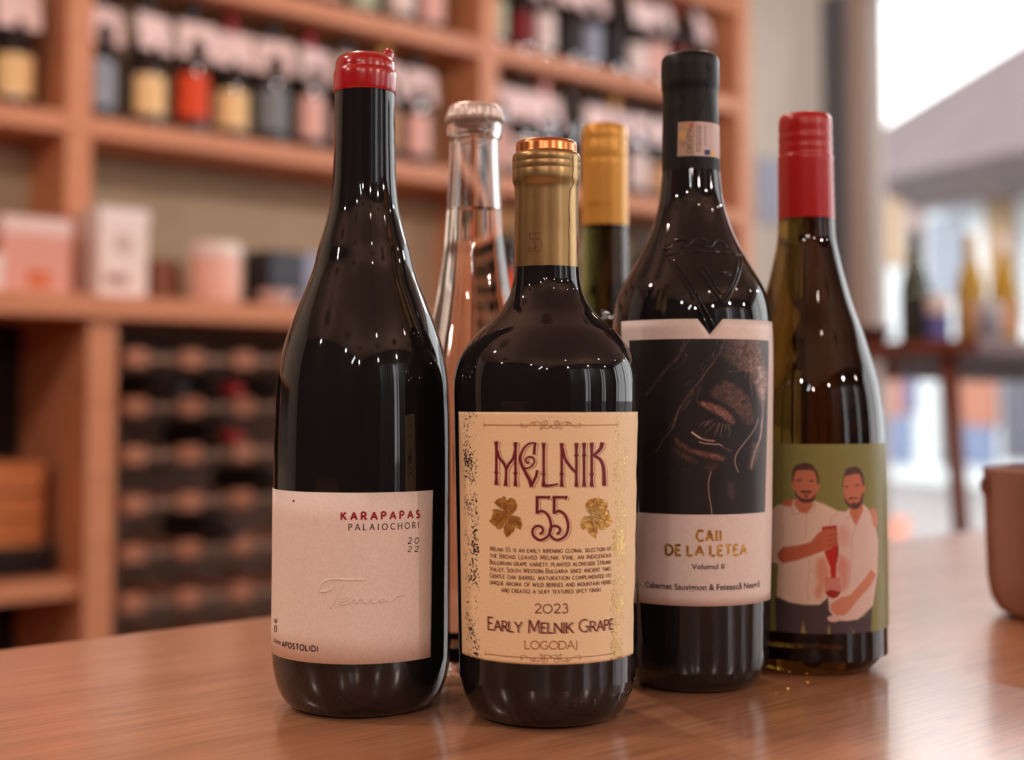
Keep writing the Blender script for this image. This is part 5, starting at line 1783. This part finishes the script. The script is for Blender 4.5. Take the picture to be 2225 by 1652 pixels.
M_TAN = mat('tan_shutter', rgb(149, 123, 92), 0.7)
M_NAVY = mat('dark_blue_pane', rgb(64, 68, 88), 0.3)
M_PALE = mat('pale_blue_pane', rgb(116, 124, 136), 0.3)
for nm, x0, y0, x1, y1, m_, dd in (('shutter', 1932, 432, 1968, 575, M_TAN, 0.05), ('shutter', 2146, 405, 2212, 610, M_TAN, 0.05), ('window', 1952, 388, 2012, 428, M_NAVY, 0.04), ('window', 2020, 480, 2100, 640, M_PALE, 0.04), ('sign', 2030, 395, 2120, 430, M_PALE, 0.06), ('doorway', 1980, 450, 2010, 600, mat('brick_pink', rgb(125, 99, 92), 0.8), 0.05),
                                   ('window', 2180, 500, 2225, 700, M_PALE, 0.03),
                                   ('window_poster', 1918, 772, 1966, 905, mat('salmon_poster', rgb(156, 105, 92), 0.6), 0.06), ('window_poster', 1925, 905, 1985, 1008, mat('blue_poster', rgb(99, 112, 141), 0.6), 0.05), ('window_poster', 1968, 770, 1995, 900, mat('violet_poster', rgb(92, 92, 125), 0.6), 0.04),
                                   ('window_poster', 2092, 815, 2172, 925, mat('orange_poster', rgb(149, 96, 76), 0.6), 0.06), ('window_poster', 2088, 925, 2165, 1012, mat('blue_poster', rgb(99, 112, 141), 0.6), 0.05), ('window', 2180, 830, 2300, 1005, mat('slate_pane', rgb(71, 72, 84), 0.4), 0.04), ('doorway', 2040, 770, 2085, 1015, mat('grey_door', rgb(99, 99, 100), 0.6), 0.04)):
    (u0, h1), (u1, h0) = fac(x0, y0), fac(x1, y1)
    bbox(nm, min(u0, u1), max(u0, u1), 0.0, dd, max(0.0, h0), h1, m_)
# roof: a hipped slab rising to the right
q = [at(1860, 404, 20.0), at(2420, 282, 13.0), at(2500, -79, 16.0), at(1860, 312, 21.2)]
Mi = bld.matrix_basis.inverted() if False else (Matrix.Translation((A.x, A.y, FLOOR - 0.06)) @ Matrix.Rotation(math.atan2(dirv.y, dirv.x), 4, 'Z')).inverted()
bm = bmesh.new()
top = [bm.verts.new(Mi @ p) for p in q]
bot = [bm.verts.new(Mi @ (p + Vector((0.25, 0.9, -0.35)))) for p in q]
bm.faces.new(top)
bm.faces.new(bot[::-1])
for k in range(4):
    bm.faces.new((top[k], top[(k + 1) % 4], bot[(k + 1) % 4], bot[k]))
link('roof', bm_mesh(bm), M_ROOF, bld)
# terracotta pot on the pavement
p = at(1945, 1120, 10.3)
t = thing('flower_pot', 'terracotta flower pot on the pavement outside the window', 'pot', (p.x, p.y, FLOOR - 0.06))
link('pot_body', lathe_mesh([(0.07, 0), (0.075, 0.004), (0.10, 0.20), (0.098, 0.205), (0.09, 0.19), (0.05, 0.05)], 28), mat('terracotta', rgb(226, 146, 124), 0.8), t)
link('rim', lathe_mesh([(0.100, 0.18), (0.112, 0.185), (0.112, 0.225), (0.098, 0.228)], 28, False, False), mat('terracotta', rgb(226, 146, 124), 0.8), t)

# ------------------------------------------------------------------ curtains at the rear windows
for k, (s0, s1) in enumerate(((-1.9, -0.75), (-0.35, 0.80), (1.2, 2.35))):
    n, h = 90, 2.3
    vs, fs = [], []
    for j, z in enumerate((FLOOR + 0.03, 0.3, 1.42)):
        for i in range(n + 1):
            u = i / n
            vs.append((s0 + (s1 - s0) * u, W_F + 0.14 + 0.045 * math.sin(u * 42 + k) + 0.02 * math.sin(u * 91), z))
    for j in range(2):
        for i in range(n):
            fs.append((j * (n + 1) + i, j * (n + 1) + i + 1, (j + 1) * (n + 1) + i + 1, (j + 1) * (n + 1) + i))
    me = bpy.data.meshes.new('curtain')
    me.from_pydata(vs, [], fs)
    me.shade_smooth()
    o = link('curtain', me, M_CURTAIN)
    so = o.modifiers.new('cloth', 'SOLIDIFY')
    so.thickness = 0.004
    o.location = (P0[0], P0[1], 0)
    o.rotation_euler = (0, 0, ROT)
    tag(o, 'grey curtain hanging at the rear window, %s from the left' % ORD[k], 'curtain', 'curtains behind the camera')

# ------------------------------------------------------------------ ceiling spotlights
HOUSE = lathe_mesh([(0.020, 0.0), (0.036, 0.0), (0.038, 0.004), (0.036, 0.10), (0.012, 0.11), (0.004, 0.115), (0.004, 0.50)], 24)
HOUSE.materials.append(mat('black_lamp_housing', rgb(30, 30, 30), 0.5))
BULB = lathe_mesh([(0.010, -0.003), (0.022, -0.001), (0.024, 0.002)], 20)
M_BULB = mat('warm_bulb', (1, 0.8, 0.6), 0.5, emis=(1.0, 0.55, 0.30), estr=5.0)
M_BULBC = mat('white_bulb', (1, 1, 1), 0.5, emis=(1.0, 0.95, 0.9), estr=8.0)
BULB.materials.append(M_BULB)
lamps = []
for s, w, pw in ((-3.3, -5.0, 0.85), (-1.9, -5.6, 0.9), (-0.4, -5.6, 1.9), (1.2, -5.6, 0.75), (-3.3, -3.7, 0.65), (-1.5, -4.2, 0.10), (0.1, -4.2, 0.10), (1.4, -3.9, 0.1), (-3.4, -1.9, 1.1), (-2.0, -1.6, 1.0), (-0.6, -1.6, 0.8), (0.7, -1.6, 0.75)):
    lamps.append((s, w, pw, True))
for s, w, pw in ((1.9, -1.4, 0.7), (2.7, -1.5, 0.85), (2.5, -3.2, 0.5), (-3.7, -4.6, 0.12), (-3.5, -4.55, 0.12), (-3.3, -4.5, 0.12)):  # first three are added to brighten the plain wall by the window
    lamps.append((s, w, pw, False))
for k, (s, w, pw, warm) in enumerate(lamps):
    x, y, _ = U(s, w)
    t = thing('pendant_spotlight', 'black pendant spotlight with a %s bulb' % ('warm' if warm else 'white'), 'lamp', (x, y, CEIL - 0.50), 0, 'pendant spotlights, warm' if warm else 'pendant spotlights, white')
    link('housing', HOUSE, None, t)
    o = link('bulb', BULB, None, t)
    if not warm:
        obj_mat(o, M_BULBC)
    ld = bpy.data.lights.new('bulb_light', 'POINT')
    ld.energy = LAMP_POWER * pw
    ld.color = LAMP_WARM if warm else LAMP_WHITE
    ld.shadow_soft_size = 0.03
    lo = bpy.data.objects.new('bulb_light', ld)
    COL.objects.link(lo)
    lo.parent = t
    lo.location = (0, 0, -0.055)
